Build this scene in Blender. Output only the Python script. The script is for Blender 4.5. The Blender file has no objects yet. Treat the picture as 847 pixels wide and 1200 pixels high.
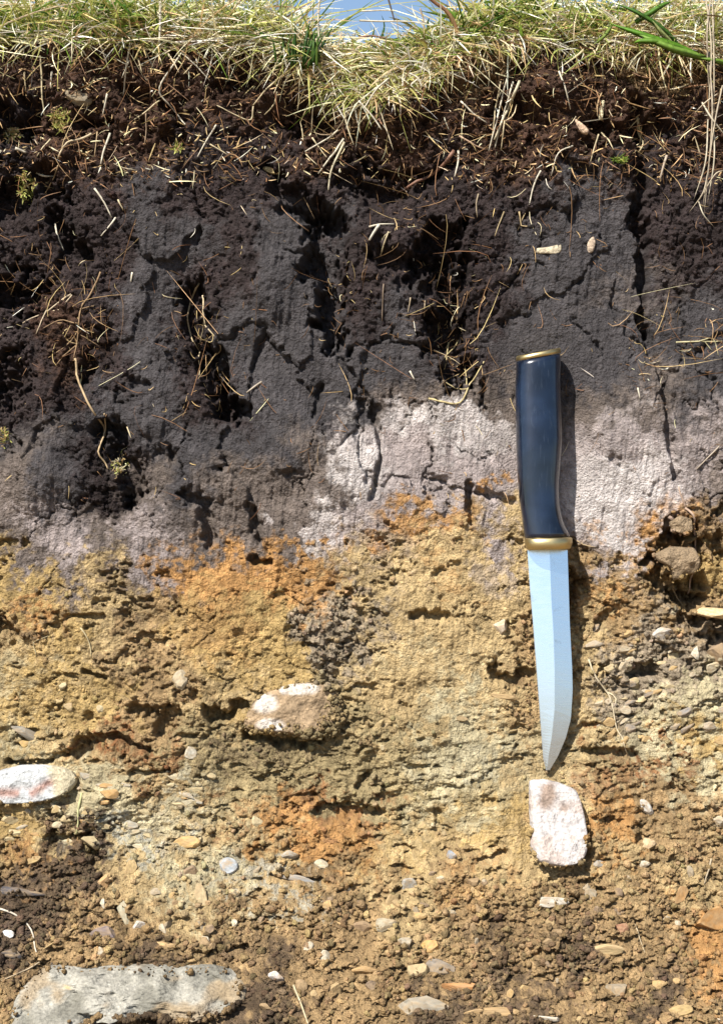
import bpy, math, random
import numpy as np
from mathutils import Vector, Matrix

random.seed(11)
RS = np.random.RandomState(11)
scene = bpy.context.scene
COL = scene.collection

# ------------------------------------------------------------------ camera
# wall units: one photo pixel on the reference plane y = 0 is S metres
S = 0.00046
D = 0.90
PW, PH = 847.0, 1200.0
CU, CV = 423.5, 590.0                 # where the level optical axis meets the face
ZC = 0.60                             # height of the lens above the pit floor datum
cam_d = bpy.data.cameras.new('camera')
cam = bpy.data.objects.new('camera', cam_d)
COL.objects.link(cam)
cam.location = (0, -D, ZC)
cam.rotation_euler = (math.radians(90), 0, 0)
cam_d.sensor_fit = 'VERTICAL'
cam_d.sensor_height = 36.0
cam_d.lens = 36.0 * D / (PH * S)
cam_d.shift_y = -(600.0 - CV) / PH
cam_d.clip_start = 0.02
cam_d.clip_end = 2000
scene.camera = cam

# ------------------------------------------------------------------ light
SUN = Vector((-0.72, -1.0, 1.38)).normalized()      # towards the sun
elev = math.asin(SUN.z)
world = bpy.data.worlds.new('World')
scene.world = world
world.use_nodes = True
wn = world.node_tree.nodes
sky = wn.new('ShaderNodeTexSky')
sky.sky_type = 'NISHITA'
sky.sun_disc = False
sky.sun_elevation = elev
sky.sun_rotation = math.atan2(SUN.x, SUN.y)
sky.air_density = 1.0
sky.dust_density = 0.7
bg = wn['Background']
bg.inputs['Strength'].default_value = 0.078
world.node_tree.links.new(sky.outputs[0], bg.inputs['Color'])
sun_d = bpy.data.lights.new('sun', 'SUN')
sun_d.energy = 5.0
sun_d.angle = math.radians(0.53)
sun_d.color = (1.0, 0.95, 0.87)
sun_o = bpy.data.objects.new('sun', sun_d)
sun_o.rotation_euler = SUN.to_track_quat('Z', 'Y').to_euler()
sun_o.location = (-3, -5, 6)
COL.objects.link(sun_o)
vs = scene.view_settings
vs.view_transform = 'Standard'
vs.look = 'None'
vs.exposure = 1.1
vs.gamma = 1.0
vs.use_curve_mapping = False

# ------------------------------------------------------------------ helpers
def lin(c):
    c = np.asarray(c, float) / 255.0
    return np.where(c <= 0.04045, c / 12.92, ((c + 0.055) / 1.055) ** 2.4)

ALB = 0.60                     # photo colour to reflectance
def alb(r, g, b):
    return tuple(lin((r, g, b)) * ALB)

def tag(o, label=None, cat=None, group=None, kind=None):
    if label: o['label'] = label
    if cat: o['category'] = cat
    if group: o['group'] = group
    if kind: o['kind'] = kind
    return o

def link(name, me, mat=None, parent=None):
    o = bpy.data.objects.new(name, me)
    COL.objects.link(o)
    if mat is not None and me is not None and not me.materials:
        me.materials.append(mat)
    if parent is not None:
        o.parent = parent
    return o

def empty(name, loc):
    o = bpy.data.objects.new(name, None)
    o.empty_display_size = 0.01
    o.location = loc
    COL.objects.link(o)
    return o

def np_mesh(name, verts, faces, colors=None, smooth=True, extra=None):
    """faces: (n,3) or (n,4) int array"""
    me = bpy.data.meshes.new(name)
    verts = np.ascontiguousarray(verts, np.float32)
    faces = np.ascontiguousarray(faces, np.int32)
    n, k = faces.shape
    me.vertices.add(len(verts))
    me.vertices.foreach_set('co', verts.ravel())
    me.loops.add(n * k)
    me.loops.foreach_set('vertex_index', faces.ravel())
    me.polygons.add(n)
    me.polygons.foreach_set('loop_start', np.arange(0, n * k, k, dtype=np.int32))
    if smooth:
        me.polygons.foreach_set('use_smooth', np.ones(n, bool))
    if colors is not None:
        a = me.attributes.new('col', 'FLOAT_COLOR', 'POINT')
        c = np.ones((len(verts), 4), np.float32)
        c[:, :3] = colors
        a.data.foreach_set('color', c.ravel())
    if extra:
        for nm, arr in extra.items():
            a = me.attributes.new(nm, 'FLOAT', 'POINT')
            a.data.foreach_set('value', np.ascontiguousarray(arr, np.float32))
    me.update(calc_edges=True)
    me.validate()
    return me

# --- noise
def _tab(seed):
    return np.random.RandomState(seed).rand(256, 256).astype(np.float32)
_tabs = {}
def vnoise(x, y, seed):
    if seed not in _tabs: _tabs[seed] = _tab(seed)
    t = _tabs[seed]
    xi = np.floor(x).astype(np.int64); yi = np.floor(y).astype(np.int64)
    fx = x - xi; fy = y - yi
    fx = fx * fx * fx * (fx * (fx * 6 - 15) + 10); fy = fy * fy * fy * (fy * (fy * 6 - 15) + 10)
    x0 = xi & 255; x1 = (xi + 1) & 255; y0 = yi & 255; y1 = (yi + 1) & 255
    a = t[x0, y0] * (1 - fx) + t[x1, y0] * fx
    b = t[x0, y1] * (1 - fx) + t[x1, y1] * fx
    return (a * (1 - fy) + b * fy) * 2 - 1

def fbm(x, y, scale, seed, octs=4, gain=0.5):
    r = 0; a = 1.0; tot = 0
    x = x / scale; y = y / scale
    for i in range(octs):
        r = r + a * vnoise(x + 17.3 * i, y + 9.1 * i, seed + i)
        tot += a
        a *= gain; x = x * 2.03; y = y * 2.03
    return r / tot * 1.6

def worley(x, y, cell, seed):
    rs = np.random.RandomState(seed)
    jx = rs.rand(128, 128).astype(np.float32); jy = rs.rand(128, 128).astype(np.float32); idt = rs.rand(128, 128).astype(np.float32)
    x = x / cell; y = y / cell
    xi = np.floor(x).astype(np.int64); yi = np.floor(y).astype(np.int64)
    f1 = np.full(x.shape, 9.0, np.float32); f2 = f1.copy(); cid = np.zeros(x.shape, np.float32)
    for dx in (-1, 0, 1):
        for dy in (-1, 0, 1):
            cx = xi + dx; cy = yi + dy
            a = cx & 127; b = cy & 127
            d = np.hypot(cx + jx[a, b] - x, cy + jy[a, b] - y)
            closer = d < f1
            f2 = np.where(closer, f1, np.minimum(f2, d))
            cid = np.where(closer, idt[a, b], cid)
            f1 = np.where(closer, d, f1)
    return f1, f2, cid

def grains(x, y, cell, seed, rmin=0.30, rmax=0.72, zr=0.9):
    """a heap of angular grains: the highest dome over each point, in cell units, and the grain's random number"""
    rs = np.random.RandomState(seed)
    jx, jy, idt, rad, zz, an, el = [rs.rand(128, 128).astype(np.float32) for _ in range(7)]
    x = x / cell; y = y / cell
    xi = np.floor(x).astype(np.int64); yi = np.floor(y).astype(np.int64)
    top = np.full(x.shape, -1.0, np.float32); cid = np.zeros(x.shape, np.float32)
    for dx in (-1, 0, 1):
        for dy in (-1, 0, 1):
            cx = xi + dx; cy = yi + dy
            a = cx & 127; b = cy & 127
            px = x - cx - jx[a, b]; py = y - cy - jy[a, b]
            c = np.cos(an[a, b] * 3.14); sn = np.sin(an[a, b] * 3.14)
            e = 0.75 + 0.5 * el[a, b]
            qx = (px * c + py * sn) * e; qy = (-px * sn + py * c) / e
            d = 0.55 * np.hypot(qx, qy) + 0.45 * np.maximum(np.abs(qx), np.abs(qy)) * 1.15
            r = rmin + (rmax - rmin) * rad[a, b]
            dome = r * np.clip(1 - (d / r) ** 3, 0, 1) ** .5 * 0.8 + zr * (zz[a, b] - .5) + 1.3 * qx * (el[b, a] - .5) + 1.0 * qy * (rad[b, a] - .5)
            dome = np.where(d < r, dome, -1.0)
            up = dome > top
            cid = np.where(up, idt[a, b], cid); top = np.where(up, dome, top)
    return np.clip(top, -0.45, 2), cid

def sstep(a, b, x):
    t = np.clip((x - a) / (b - a), 0, 1)
    return t * t * (3 - 2 * t)

# --- large shape of the dug face: how far it stands out towards the pit (m) at photo row v
PV = np.array([-400, 40, 100, 160, 300, 600, 900, 1000, 1100, 1200, 1300, 1420, 1600])
PD = np.array([0.0, 0.0, 0.000, -0.002, 0.006, 0.024, 0.047, 0.064, 0.095, 0.137, 0.187, 0.250, 0.35])
def prof(v):
    # smooth piecewise curve
    v = np.asarray(v, float)
    r = 0
    for o in (-40, -20, 0, 20, 40):
        r = r + np.interp(v + o, PV, PD)
    return r / 5
def base(u, v, out=0.0):
    """wall coordinates (photo px of the face) to a point of the face, `out` metres in front of it"""
    u = np.asarray(u, float); v = np.asarray(v, float)
    p = prof(v)
    k = (D - p) / D
    x = (u - CU) * S * k
    z = ZC - (v - CV) * S * k
    return np.stack([x, -p - out + 0 * x, z], -1)

# ------------------------------------------------------------------ materials
def new_mat(name):
    m = bpy.data.materials.new(name)
    m.use_nodes = True
    return m, m.node_tree.nodes, m.node_tree.links, m.node_tree.nodes['Principled BSDF']

def soil_material(name, rough=0.95, spec=0.15, bump=0.6, fine=1900, coord='Object'):
    m, n, l, b = new_mat(name)
    at = n.new('ShaderNodeAttribute'); at.attribute_name = 'col'
    tc = n.new('ShaderNodeTexCoord')
    n1 = n.new('ShaderNodeTexNoise'); n1.inputs['Scale'].default_value = fine; n1.inputs['Detail'].default_value = 3
    n2 = n.new('ShaderNodeTexVoronoi'); n2.inputs['Scale'].default_value = fine * 0.42
    l.new(tc.outputs[coord], n1.inputs['Vector']); l.new(tc.outputs[coord], n2.inputs['Vector'])
    mr = n.new('ShaderNodeMapRange'); mr.inputs['From Min'].default_value = 0.3; mr.inputs['From Max'].default_value = 0.7
    mr.inputs['To Min'].default_value = 0.72; mr.inputs['To Max'].default_value = 1.26
    l.new(n1.outputs['Fac'], mr.inputs['Value'])
    mx = n.new('ShaderNodeVectorMath'); mx.operation = 'SCALE'
    l.new(at.outputs['Color'], mx.inputs[0]); l.new(mr.outputs[0], mx.inputs['Scale'])
    l.new(mx.outputs[0], b.inputs['Base Color'])
    n3 = n.new('ShaderNodeTexNoise'); n3.inputs['Scale'].default_value = fine * 0.36; n3.inputs['Detail'].default_value = 4; n3.inputs['Roughness'].default_value = .7
    l.new(tc.outputs[coord], n3.inputs['Vector'])
    ad0 = n.new('ShaderNodeMath'); ad0.operation = 'MULTIPLY_ADD'; ad0.inputs[1].default_value = 2.2
    l.new(n3.outputs['Fac'], ad0.inputs[0]); l.new(n1.outputs['Fac'], ad0.inputs[2])
    ad = n.new('ShaderNodeMath'); ad.operation = 'ADD'
    l.new(ad0.outputs[0], ad.inputs[0]); l.new(n2.outputs['Distance'], ad.inputs[1])
    bp = n.new('ShaderNodeBump'); bp.inputs['Strength'].default_value = bump; bp.inputs['Distance'].default_value = 0.0010
    l.new(ad.outputs[0], bp.inputs['Height']); l.new(bp.outputs[0], b.inputs['Normal'])
    b.inputs['Roughness'].default_value = rough
    b.inputs['Specular IOR Level'].default_value = spec
    return m

def attr_mat(name, rough=0.8, spec=0.2, translucent=0.0):
    m, n, l, b = new_mat(name)
    at = n.new('ShaderNodeAttribute'); at.attribute_name = 'col'
    tc = n.new('ShaderNodeTexCoord')
    n1 = n.new('ShaderNodeTexNoise'); n1.inputs['Scale'].default_value = 420; n1.inputs['Detail'].default_value = 3
    l.new(tc.outputs['Object'], n1.inputs['Vector'])
    mr = n.new('ShaderNodeMapRange'); mr.inputs['From Min'].default_value = 0.3; mr.inputs['From Max'].default_value = 0.7
    mr.inputs['To Min'].default_value = 0.7; mr.inputs['To Max'].default_value = 1.2
    l.new(n1.outputs['Fac'], mr.inputs['Value'])
    mx = n.new('ShaderNodeVectorMath'); mx.operation = 'SCALE'
    l.new(at.outputs['Color'], mx.inputs[0]); l.new(mr.outputs[0], mx.inputs['Scale'])
    l.new(mx.outputs[0], b.inputs['Base Color'])
    b.inputs['Roughness'].default_value = rough
    b.inputs['Specular IOR Level'].default_value = spec
    if translucent > 0:
        t = n.new('ShaderNodeBsdfTranslucent'); l.new(mx.outputs[0], t.inputs['Color'])
        ms = n.new('ShaderNodeMixShader'); ms.inputs[0].default_value = translucent
        l.new(b.outputs[0], ms.inputs[1]); l.new(t.outputs[0], ms.inputs[2])
        l.new(ms.outputs[0], n['Material Output'].inputs['Surface'])
    return m

M_SOIL = soil_material('soil', bump=0.9)
M_STONE = soil_material('stone', rough=0.85, spec=0.25, bump=0.7, fine=700)
M_STRAW = attr_mat('straw', 0.6, 0.3, 0.15)
M_GRASS = attr_mat('grass', 0.55, 0.35, 0.45)
M_ROOT = attr_mat('root', 0.75, 0.2)

# ------------------------------------------------------------------ the soil face: colour and relief maps
PAL = {  # photo-like sunlit colour (D darkened as shaded hollow, B greyed by sheen) and crumbliness (0 scraped smooth .. 1 loose crumbs)
 'T': (128, 104, 72, 1.0), 'R': (86, 64, 52, 0.95), 'K': (66, 56, 55, 0.62), 'D': (54, 45, 44, 0.8),  # D: shade of the hollows put into the colour; also serves damp earth
 'B': (86, 82, 83, 0.20), 'G': (127, 115, 107, 0.24), 'P': (178, 165, 161, 0.16), 'U': (190, 188, 174, 0.3), 'W': (228, 219, 214, 0.03),  # B: sky sheen on scraped peat painted into its grey
 'O': (203, 154, 98, 0.45), 'Y': (200, 170, 114, 0.42), 'S': (207, 180, 132, 0.42), 'N': (182, 152, 110, 0.78),
 'L': (210, 196, 158, 0.40), 'V': (178, 159, 118, 0.48), 'Z': (174, 157, 133, 0.78), 'C': (166, 116, 76, 0.8),
 'M': (118, 99, 78, 0.85),
}
MAP = [
 "TTTTTTTTTTTTTTTTT",  # 25
 "RRRRRRRTTTTTRRRTT",  # 75
 "KRRRRRRRTRRRRRRRR",  # 125
 "KRRRKKKRRRKRRRRKR",  # 175
 "DKKBKKKKKKKKKBBKK",  # 225
 "KDKBBKBBKKDKBBBKK",  # 275
 "DKKBKKBBKKDKBBBKK",  # 325
 "KRKBKBBBKBDKBBBBB",  # 375
 "KRKBDBBBBBKKBBBBB",  # 425
 "KKBBKKBBBGGGGGGGB",  # 475
 "BBDBBBBGPPPPPPPPG",  # 525
 "GBDGBGGGPPPPPPPPG",  # 575
 "GPGPGGGPPOSPSPPON",  # 625
 "YGSGOOOOSSSSSNNNY",  # 675
 "NYSNYYYZZSSSNSNZN",  # 725
 "SYSNSYYZSSSSNSZZZ",  # 775
 "YYYNNSYVSSLSNSZZL",  # 825
 "VSNNVVVVVVLLSSSLY",  # 875
 "SLLSVVVVVVLVSSNNL",  # 925
 "YSLLSSOOOSSYSSONN",  # 975
 "NMSSLLSNNSNSSNSNS",  # 1025
 "MMNNSNNNNSNNNNNNO",  # 1075
 "MNNMNNMNNNNMNMNNO",  # 1125
 "NNNMNMMNNNMNMNNMN",  # 1175
]
# local patches: u, v, half width, half height, palette key, strength
PATCH = [
 (460, 640, 40, 26, 'P', .55), (590, 650, 26, 30, 'P', .45), (400, 630, 30, 20, 'P', .5), (160, 985, 60, 14, 'U', .8), (330, 1035, 50, 9, 'U', .7), (205, 930, 50, 14, 'U', .7), (530, 885, 40, 12, 'U', .6), (640, 870, 40, 20, 'L', .5),
 (82, 1022, 32, 40, 'D', .9), (35, 1060, 40, 24, 'K', .85), (100, 985, 20, 26, 'K', .85), (20, 1120, 20, 14, 'K', .6),
 (415, 540, 36, 38, 'W', .95), (535, 505, 70, 20, 'W', .8), (490, 545, 50, 30, 'P', .7), (575, 540, 30, 40, 'P', .7), (732, 560, 52, 74, 'W', .9), (735, 500, 52, 28, 'P', .9), (700, 600, 20, 25, 'W', .5),
 (370, 615, 22, 24, 'W', .7), (62, 640, 38, 22, 'P', .8), (185, 655, 24, 22, 'P', .6), (812, 520, 22, 40, 'P', .8), (835, 520, 12, 30, 'G', .6),
 (480, 605, 46, 12, 'O', .8), (520, 612, 30, 14, 'O', .5), (360, 655, 50, 16, 'O', .95), (270, 668, 60, 12, 'O', .9), (245, 730, 40, 50, 'O', .45),
 (20, 705, 26, 9, 'O', 1.), (575, 577, 14, 10, 'O', 1.), (770, 630, 26, 12, 'O', .9), (700, 690, 18, 14, 'O', .8), (715, 622, 12, 8, 'O', .5),
 (385, 745, 34, 22, 'Z', .8), (15, 725, 14, 14, 'M', .8), (150, 700, 14, 60, 'M', .45), (320, 580, 30, 30, 'G', .8), (225, 630, 30, 22, 'B', .5),
 (140, 860, 46, 9, 'C', .95), (180, 880, 20, 10, 'C', .9), (150, 790, 12, 12, 'M', .6), (15, 885, 40, 10, 'L', .9),
 (390, 945, 60, 12, 'C', .7), (270, 965, 26, 10, 'C', .6), (700, 915, 22, 22, 'C', .7), (760, 893, 70, 9, 'C', .9), (795, 985, 30, 20, 'N', .6), (705, 975, 12, 22, 'O', .9),
 (170, 945, 70, 26, 'L', .8), (520, 880, 46, 24, 'L', .8), (450, 905, 60, 24, 'V', .8), (250, 915, 22, 30, 'V', .8), (760, 850, 36, 24, 'L', .7), (20, 800, 40, 20, 'L', .6), (505, 770, 70, 10, 'L', .5),
 (60, 1040, 44, 46, 'M', .9), (45, 1000, 40, 20, 'O', .7), (80, 1010, 20, 40, 'M', .8), (270, 1100, 40, 20, 'M', .5), (640, 925, 70, 14, 'L', .4),
 (560, 1045, 40, 18, 'O', .5), (640, 1090, 40, 14, 'M', .35), (30, 540, 40, 34, 'G', .6), (300, 885, 90, 14, 'M', .55), (355, 845, 40, 14, 'N', .7),
 (820, 610, 26, 26, 'M', .6), (745, 325, 40, 12, 'G', .4), (730, 360, 60, 14, 'G', .45), (470, 650, 90, 30, 'S', .5), (520, 690, 30, 18, 'O', .45),
 (620, 960, 14, 30, 'O', .4), (480, 985, 60, 12, 'Y', .5), (200, 870, 26, 16, 'V', .5), (600, 400, 30, 60, 'B', .7), (680, 400, 60, 50, 'B', .6), (500, 440, 40, 26, 'B', .8), (330, 330, 40, 90, 'B', .7), (170, 380, 30, 90, 'B', .6), (420, 430, 26, 40, 'B', .6),
]

def lookup(u, v):
    """-> rgb reflectance (n,3), crumbliness (n)"""
    wu = u + 24 * fbm(u, v, 60, 101, 4) + 5 * fbm(u, v, 14, 111, 3)
    wv = v + 22 * fbm(u, v, 60, 121, 4) + 5 * fbm(u, v, 14, 131, 3)
    wu = wu + 9 * fbm(u, v, 5, 141, 2); wv = wv + 9 * fbm(u, v, 5, 151, 2)
    # neighbouring grains come from slightly different places: mottling at the size of the crumbs
    sub = 0.35 + 0.65 * sstep(560, 660, v)
    for cell_, amp_, sd_ in ((9, 30, 171), (19, 34, 175), (5, 16, 179)):
        _, _, ca = worley(u + 3 * fbm(u, v, 9, 181, 2), v, cell_, sd_)
        wu = wu + sub * amp_ * (ca - .5); wv = wv + sub * amp_ * (((ca * 7.13) % 1.0) - .5)
    grid = np.array([[PAL[c] for c in r] for r in MAP], float)      # 24,17,4
    grid[..., :3] = lin(grid[..., :3])
    gu = np.clip((wu - 25) / 50, 0, 15.999); gv = np.clip((wv - 25) / 50, 0, 22.999)
    iu = gu.astype(int); iv = gv.astype(int)
    fu = sstep(0.12, 0.88, gu - iu)[..., None]; fv = sstep(0.12, 0.88, gv - iv)[..., None]
    r = (grid[iv, iu] * (1 - fu) + grid[iv, iu + 1] * fu) * (1 - fv) + (grid[iv + 1, iu] * (1 - fu) + grid[iv + 1, iu + 1] * fu) * fv
    pn = fbm(u * (1 + .0 * v), v, 26, 161, 5, .75)
    for (pu, pv, ru, rv, key, st) in PATCH:
        m = (np.abs(wu - pu) < ru * 1.6) & (np.abs(wv - pv) < rv * 1.6)
        if not m.any(): continue
        d = np.hypot((wu[m] - pu) / ru, (wv[m] - pv) / rv)
        w = (st * np.clip(1 - sstep(0.35, 1.5, d + .45 * pn[m]), 0, 1))[..., None]
        p = np.array(PAL[key], float); p[:3] = lin(p[:3])
        r[m] = r[m] * (1 - w) + p * w
    # trowel-smeared and broken places take turns in the subsoil
    sm = 0.66 + 0.34 * sstep(-.45, .15, fbm(u, v, 80, 191, 4, .6))
    sm = sm + (1 - sm) * sstep(960, 1030, v)
    cr = r[..., 3] * np.where(v > 600, sm, 1 - (1 - sm) * sstep(480, 600, v))
    return r[..., :3] * ALB, cr

# crevices and hollows: points (u,v), half width px, depth mm
CREV = [
 ([(388, 262), (384, 300), (394, 340), (386, 372), (392, 405)], 15, 14), ([(372, 300), (378, 380)], 8, 6), ([(392, 405), (412, 440), (440, 492)], 5, 4),
 ([(500, 300), (528, 270), (522, 320), (530, 360), (520, 400), (536, 440)], 17, 15), ([(450, 300), (480, 318), (515, 310)], 10, 8), ([(470, 330), (500, 345)], 8, 7),
 ([(222, 345), (232, 400), (248, 440), (262, 480)], 12, 12), ([(255, 420), (268, 478), (280, 490)], 10, 11), ([(240, 360), (236, 320)], 5, 5),
 ([(8, 330), (24, 350), (38, 330)], 19, 13), ([(12, 470), (22, 440), (8, 420)], 13, 9), ([(0, 250), (14, 215)], 14, 10), ([(0, 130), (22, 152)], 17, 13), ([(45, 215), (70, 222)], 12, 9),
 ([(62, 248), (82, 275), (100, 298)], 11, 10), ([(100, 420), (112, 430), (104, 445)], 9, 8), ([(122, 500), (138, 515), (142, 545), (155, 572)], 11, 12), ([(160, 452), (172, 450)], 5, 4),
 ([(745, 120), (752, 170), (750, 240), (756, 320), (752, 380), (758, 395)], 7, 10), ([(700, 145), (740, 150), (775, 146)], 10, 9), ([(758, 395), (776, 440), (782, 500), (790, 560)], 4, 5),
 ([(312, 195), (335, 222), (360, 240), (385, 250)], 10, 9), ([(330, 240), (372, 246)], 6, 6),
 ([(440, 480), (446, 540), (438, 580)], 4, 5), ([(550, 568), (552, 612)], 5, 7), ([(558, 572), (600, 590)], 4, 4), ([(375, 455), (370, 490)], 4, 4),
 ([(200, 525), (205, 545)], 4, 4), ([(215, 580), (240, 590), (244, 640)], 7, 6), ([(298, 595), (302, 632)], 5, 6), ([(294, 660), (316, 658)], 6, 7),
 ([(400, 215), (430, 225), (470, 225)], 9, 8), ([(430, 195), (470, 205), (510, 205)], 9, 8), ([(660, 185), (700, 208)], 4, 5), ([(570, 130), (620, 140)], 9, 7), ([(340, 140), (380, 150)], 11, 8), ([(260, 100), (300, 105)], 9, 7),
 ([(30, 110), (40, 130), (32, 150)], 7, 9), ([(150, 100), (170, 115)], 8, 6), ([(190, 128), (215, 140)], 9, 7), ([(100, 145), (130, 140)], 8, 7), ([(200, 160), (212, 170)], 7, 6),
 ([(765, 652), (780, 680), (805, 704)], 11, 12), ([(790, 640), (812, 690)], 14, 12), ([(818, 640), (824, 690)], 6, 9), ([(785, 615), (805, 632)], 9, 9), ([(812, 728), (847, 735)], 12, 10),
 ([(750, 790), (770, 785)], 9, 8), ([(575, 790), (610, 795)], 9, 8), ([(490, 722), (510, 722)], 6, 6), ([(255, 840), (285, 828)], 9, 10), ([(290, 862), (330, 868), (380, 862)], 7, 8), ([(155, 905), (200, 902)], 3, 4),
 ([(90, 868), (140, 862), (178, 880)], 5, 7), ([(80, 885), (100, 878)], 6, 8), ([(10, 893), (60, 893)], 3, 6), ([(188, 850), (200, 842)], 8, 8), ([(120, 795), (100, 790)], 4, 5), ([(80, 725), (120, 722)], 4, 4),
 ([(0, 738), (16, 742)], 8, 6), ([(160, 830), (180, 835)], 6, 6), ([(660, 668), (672, 700)], 9, 8), ([(690, 880), (740, 888)], 5, 5), ([(370, 955), (440, 950)], 7, 7), ([(420, 925), (430, 905)], 4, 4),
 ([(60, 985), (100, 985), (110, 1010)], 8, 6), ([(140, 1070), (150, 1095)], 5, 5), ([(320, 1030), (380, 1035)], 4, 4), ([(245, 1120), (290, 1118)], 7, 5), ([(590, 1000), (560, 1010)], 5, 4),
 ([(640, 1012), (684, 1004), (690, 985)], 6, 6), ([(712, 720), (700, 740)], 4, 4), ([(840, 640), (847, 655)], 9, 7), ([(836, 600), (847, 590)], 8, 6),
]
# lumps standing proud: u, v, half w, half h, mm
LUMP = [(345, 840, 60, 34, 9), (300, 330, 46, 70, 5), (450, 340, 40, 40, 5), (170, 420, 40, 110, 5), (440, 280, 40, 30, 5),
        (80, 470, 40, 46, 4), (40, 560, 60, 40, 6), (325, 520, 60, 60, 5), (460, 130, 60, 34, 9), (790, 660, 26, 22, 5), (250, 700, 60, 40, 3), (90, 110, 44, 24, 6),
        (480, 860, 80, 40, 4), (720, 540, 60, 80, 3), (150, 560, 20, 16, 4), (300, 110, 40, 20, 4), (640, 110, 50, 30, 5), (130, 940, 70, 26, 4)]

def seg_dist(u, v, pts):
    best = np.full(u.shape, 1e9); 
    for (x0, y0), (x1, y1) in zip(pts[:-1], pts[1:]):
        dx, dy = x1 - x0, y1 - y0
        t = np.clip(((u - x0) * dx + (v - y0) * dy) / (dx * dx + dy * dy + 1e-6), 0, 1)
        best = np.minimum(best, np.hypot(u - x0 - t * dx, v - y0 - t * dy))
    return best

def relief(u, v, crumb):
    """height in metres towards the pit, plus cell shade for colour mottling"""
    h = 0.0056 * fbm(u, v, 170, 201, 4) + 0.0034 * fbm(u, v, 46, 211, 4) * (0.25 + crumb)
    wu = u + 6 * fbm(u, v, 20, 221, 4, .7); wv = v + 6 * fbm(u, v, 20, 231, 4, .7)
    px = S
    loose = sstep(0.15, 0.9, crumb)
    # shaly plates in the clayey and stony belts
    flat = sstep(790, 850, v) * (1 - sstep(985, 1040, v)) * sstep(0, 1, 0.25 + fbm(u, v, 120, 251, 2) + 0.8 * sstep(690, 740, u) + .6 * sstep(240, 140, u))
    gate = sstep(-0.1, 0.6, fbm(u, v, 42, 241, 3))
    g1, c1 = grains(wu, wv * 1.1, 21, 301, 0.25, 0.65, 0.8)
    peat = 1 - sstep(560, 640, v)
    foot = sstep(980, 1060, v)
    h += 21 * px * (0.32 - .16 * peat - .12 * foot) * g1 * loose * gate * (1 - .5 * flat)
    gate2 = 0.25 + 0.75 * sstep(-0.35, 0.35, fbm(u, v, 26, 271, 3))
    g2, c2 = grains(wu, wv, 11, 302)
    tilt = v + 0.20 * (u - 420)
    g2b, c2b = grains(wu * 0.55, tilt * 1.15 + 7 * fbm(u, v, 30, 261, 4, .6), 12, 303, 0.5, 0.9, 0.9)
    h += (11 * px * (0.36 - .14 * peat - .10 * foot) * g2 * (1 - flat) + 12 * px * 0.34 * g2b * flat) * gate2 * (0.06 + 0.94 * loose)
    g3, c3 = grains(u + 1.5 * fbm(u, v, 8, 281, 2), v + 1.5 * fbm(u, v, 8, 291, 2), 5.6, 304)
    h += 5.6 * px * 0.48 * g3 * (0.16 + 0.84 * crumb)
    h += 0.0012 * fbm(u, v, 9, 311, 3, .7) * (0.18 + 0.82 * crumb)
    # spade scrapes on the smooth faces
    smooth = 1 - sstep(0.12, 0.5, crumb)
    h += 0.0008 * smooth * fbm(u * 3.0 + v * .3, v * 0.22, 16, 321, 4, .6)
    # spade-cut slabs of peat, standing at different depths with ragged edges
    sw = 22 * fbm(u, v, 60, 345, 5, .6)
    f1, f2, cs = worley(u + sw, (v + 14 * fbm(u, v, 40, 347, 4, .6)) * .55, 74, 306)
    edge = sstep(0.0, .10, f2 - f1)
    pz = peat * sstep(170, 230, v)
    h += pz * (0.0062 * (cs - .5) - 0.0030 * (1 - edge) * sstep(-.1, .5, fbm(u, v, 50, 349, 3)))
    # pits and torn-out bits in the compact subsoil, drawn out along the bedding
    pit = fbm(u * .7, v * 1.25, 15, 355, 4, .6) * sstep(.12, .42, crumb)
    h -= (1 - pz) * 0.0034 * sstep(.34, .8, pit) + 0.0013 * pz * sstep(.4, .8, pit)
    lay_ = fbm(u * .28, tilt * 1.2, 11, 357, 4, .6)
    h += 0.0013 * lay_ * (1 - peat) * (.18 + .82 * flat)
    # a few fine cracks
    f1, f2, c4 = worley(wu + 14 * fbm(u, v, 40, 331, 3), wv + 12 * fbm(u, v, 30, 335, 3), 80, 305)
    crack = 1 - sstep(0.0, 0.03, f2 - f1)
    h -= 0.0022 * crack * sstep(0.25, 0.6, fbm(u, v, 60, 341, 2)) * sstep(200, 260, v)
    for (pu, pv, ru, rv, mm) in LUMP:
        d = np.hypot((u - pu) / ru, (v - pv) / rv) + 0.18 * fbm(u, v, 30, 351, 2)
        h += mm * 0.001 * (1 - sstep(0.25, 1.25, d))
    for i, (pts, w, mm) in enumerate(CREV):
        xs = [p[0] for p in pts]; ys = [p[1] for p in pts]
        m = (u > min(xs) - 3 * w) & (u < max(xs) + 3 * w) & (v > min(ys) - 3 * w) & (v < max(ys) + 3 * w)
        if not m.any(): continue
        uu = u[m]; vv = v[m]
        uw = uu + 0.65 * w * fbm(uu, vv, 22, 361, 3) + 0.25 * w * fbm(uu, vv, 7, 371, 2)
        w = w * 1.25
        vw = vv + 0.65 * w * fbm(uu, vv, 22, 381, 3) + 0.25 * w * fbm(uu, vv, 7, 391, 2)
        d = seg_dist(uw, vw, pts) / w
        d = d * (1 + 0.4 * fbm(uu, vv, 40, 395 + i % 7, 2)) + .30 * fbm(uu, vv * .5, 8, 397, 3, .7)
        h[m] -= mm * 0.0013 * (1 - sstep(0.25, 1.15, d))
    tone = (0.42 * (c2 - .5) * (1 - flat) + 0.45 * flat * (c2b - .5) + 0.25 * (c1 - .5) * gate) * (.3 + .7 * crumb) + 0.36 * (c3 - .5) * (.5 + .5 * crumb)
    return h, tone

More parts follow.
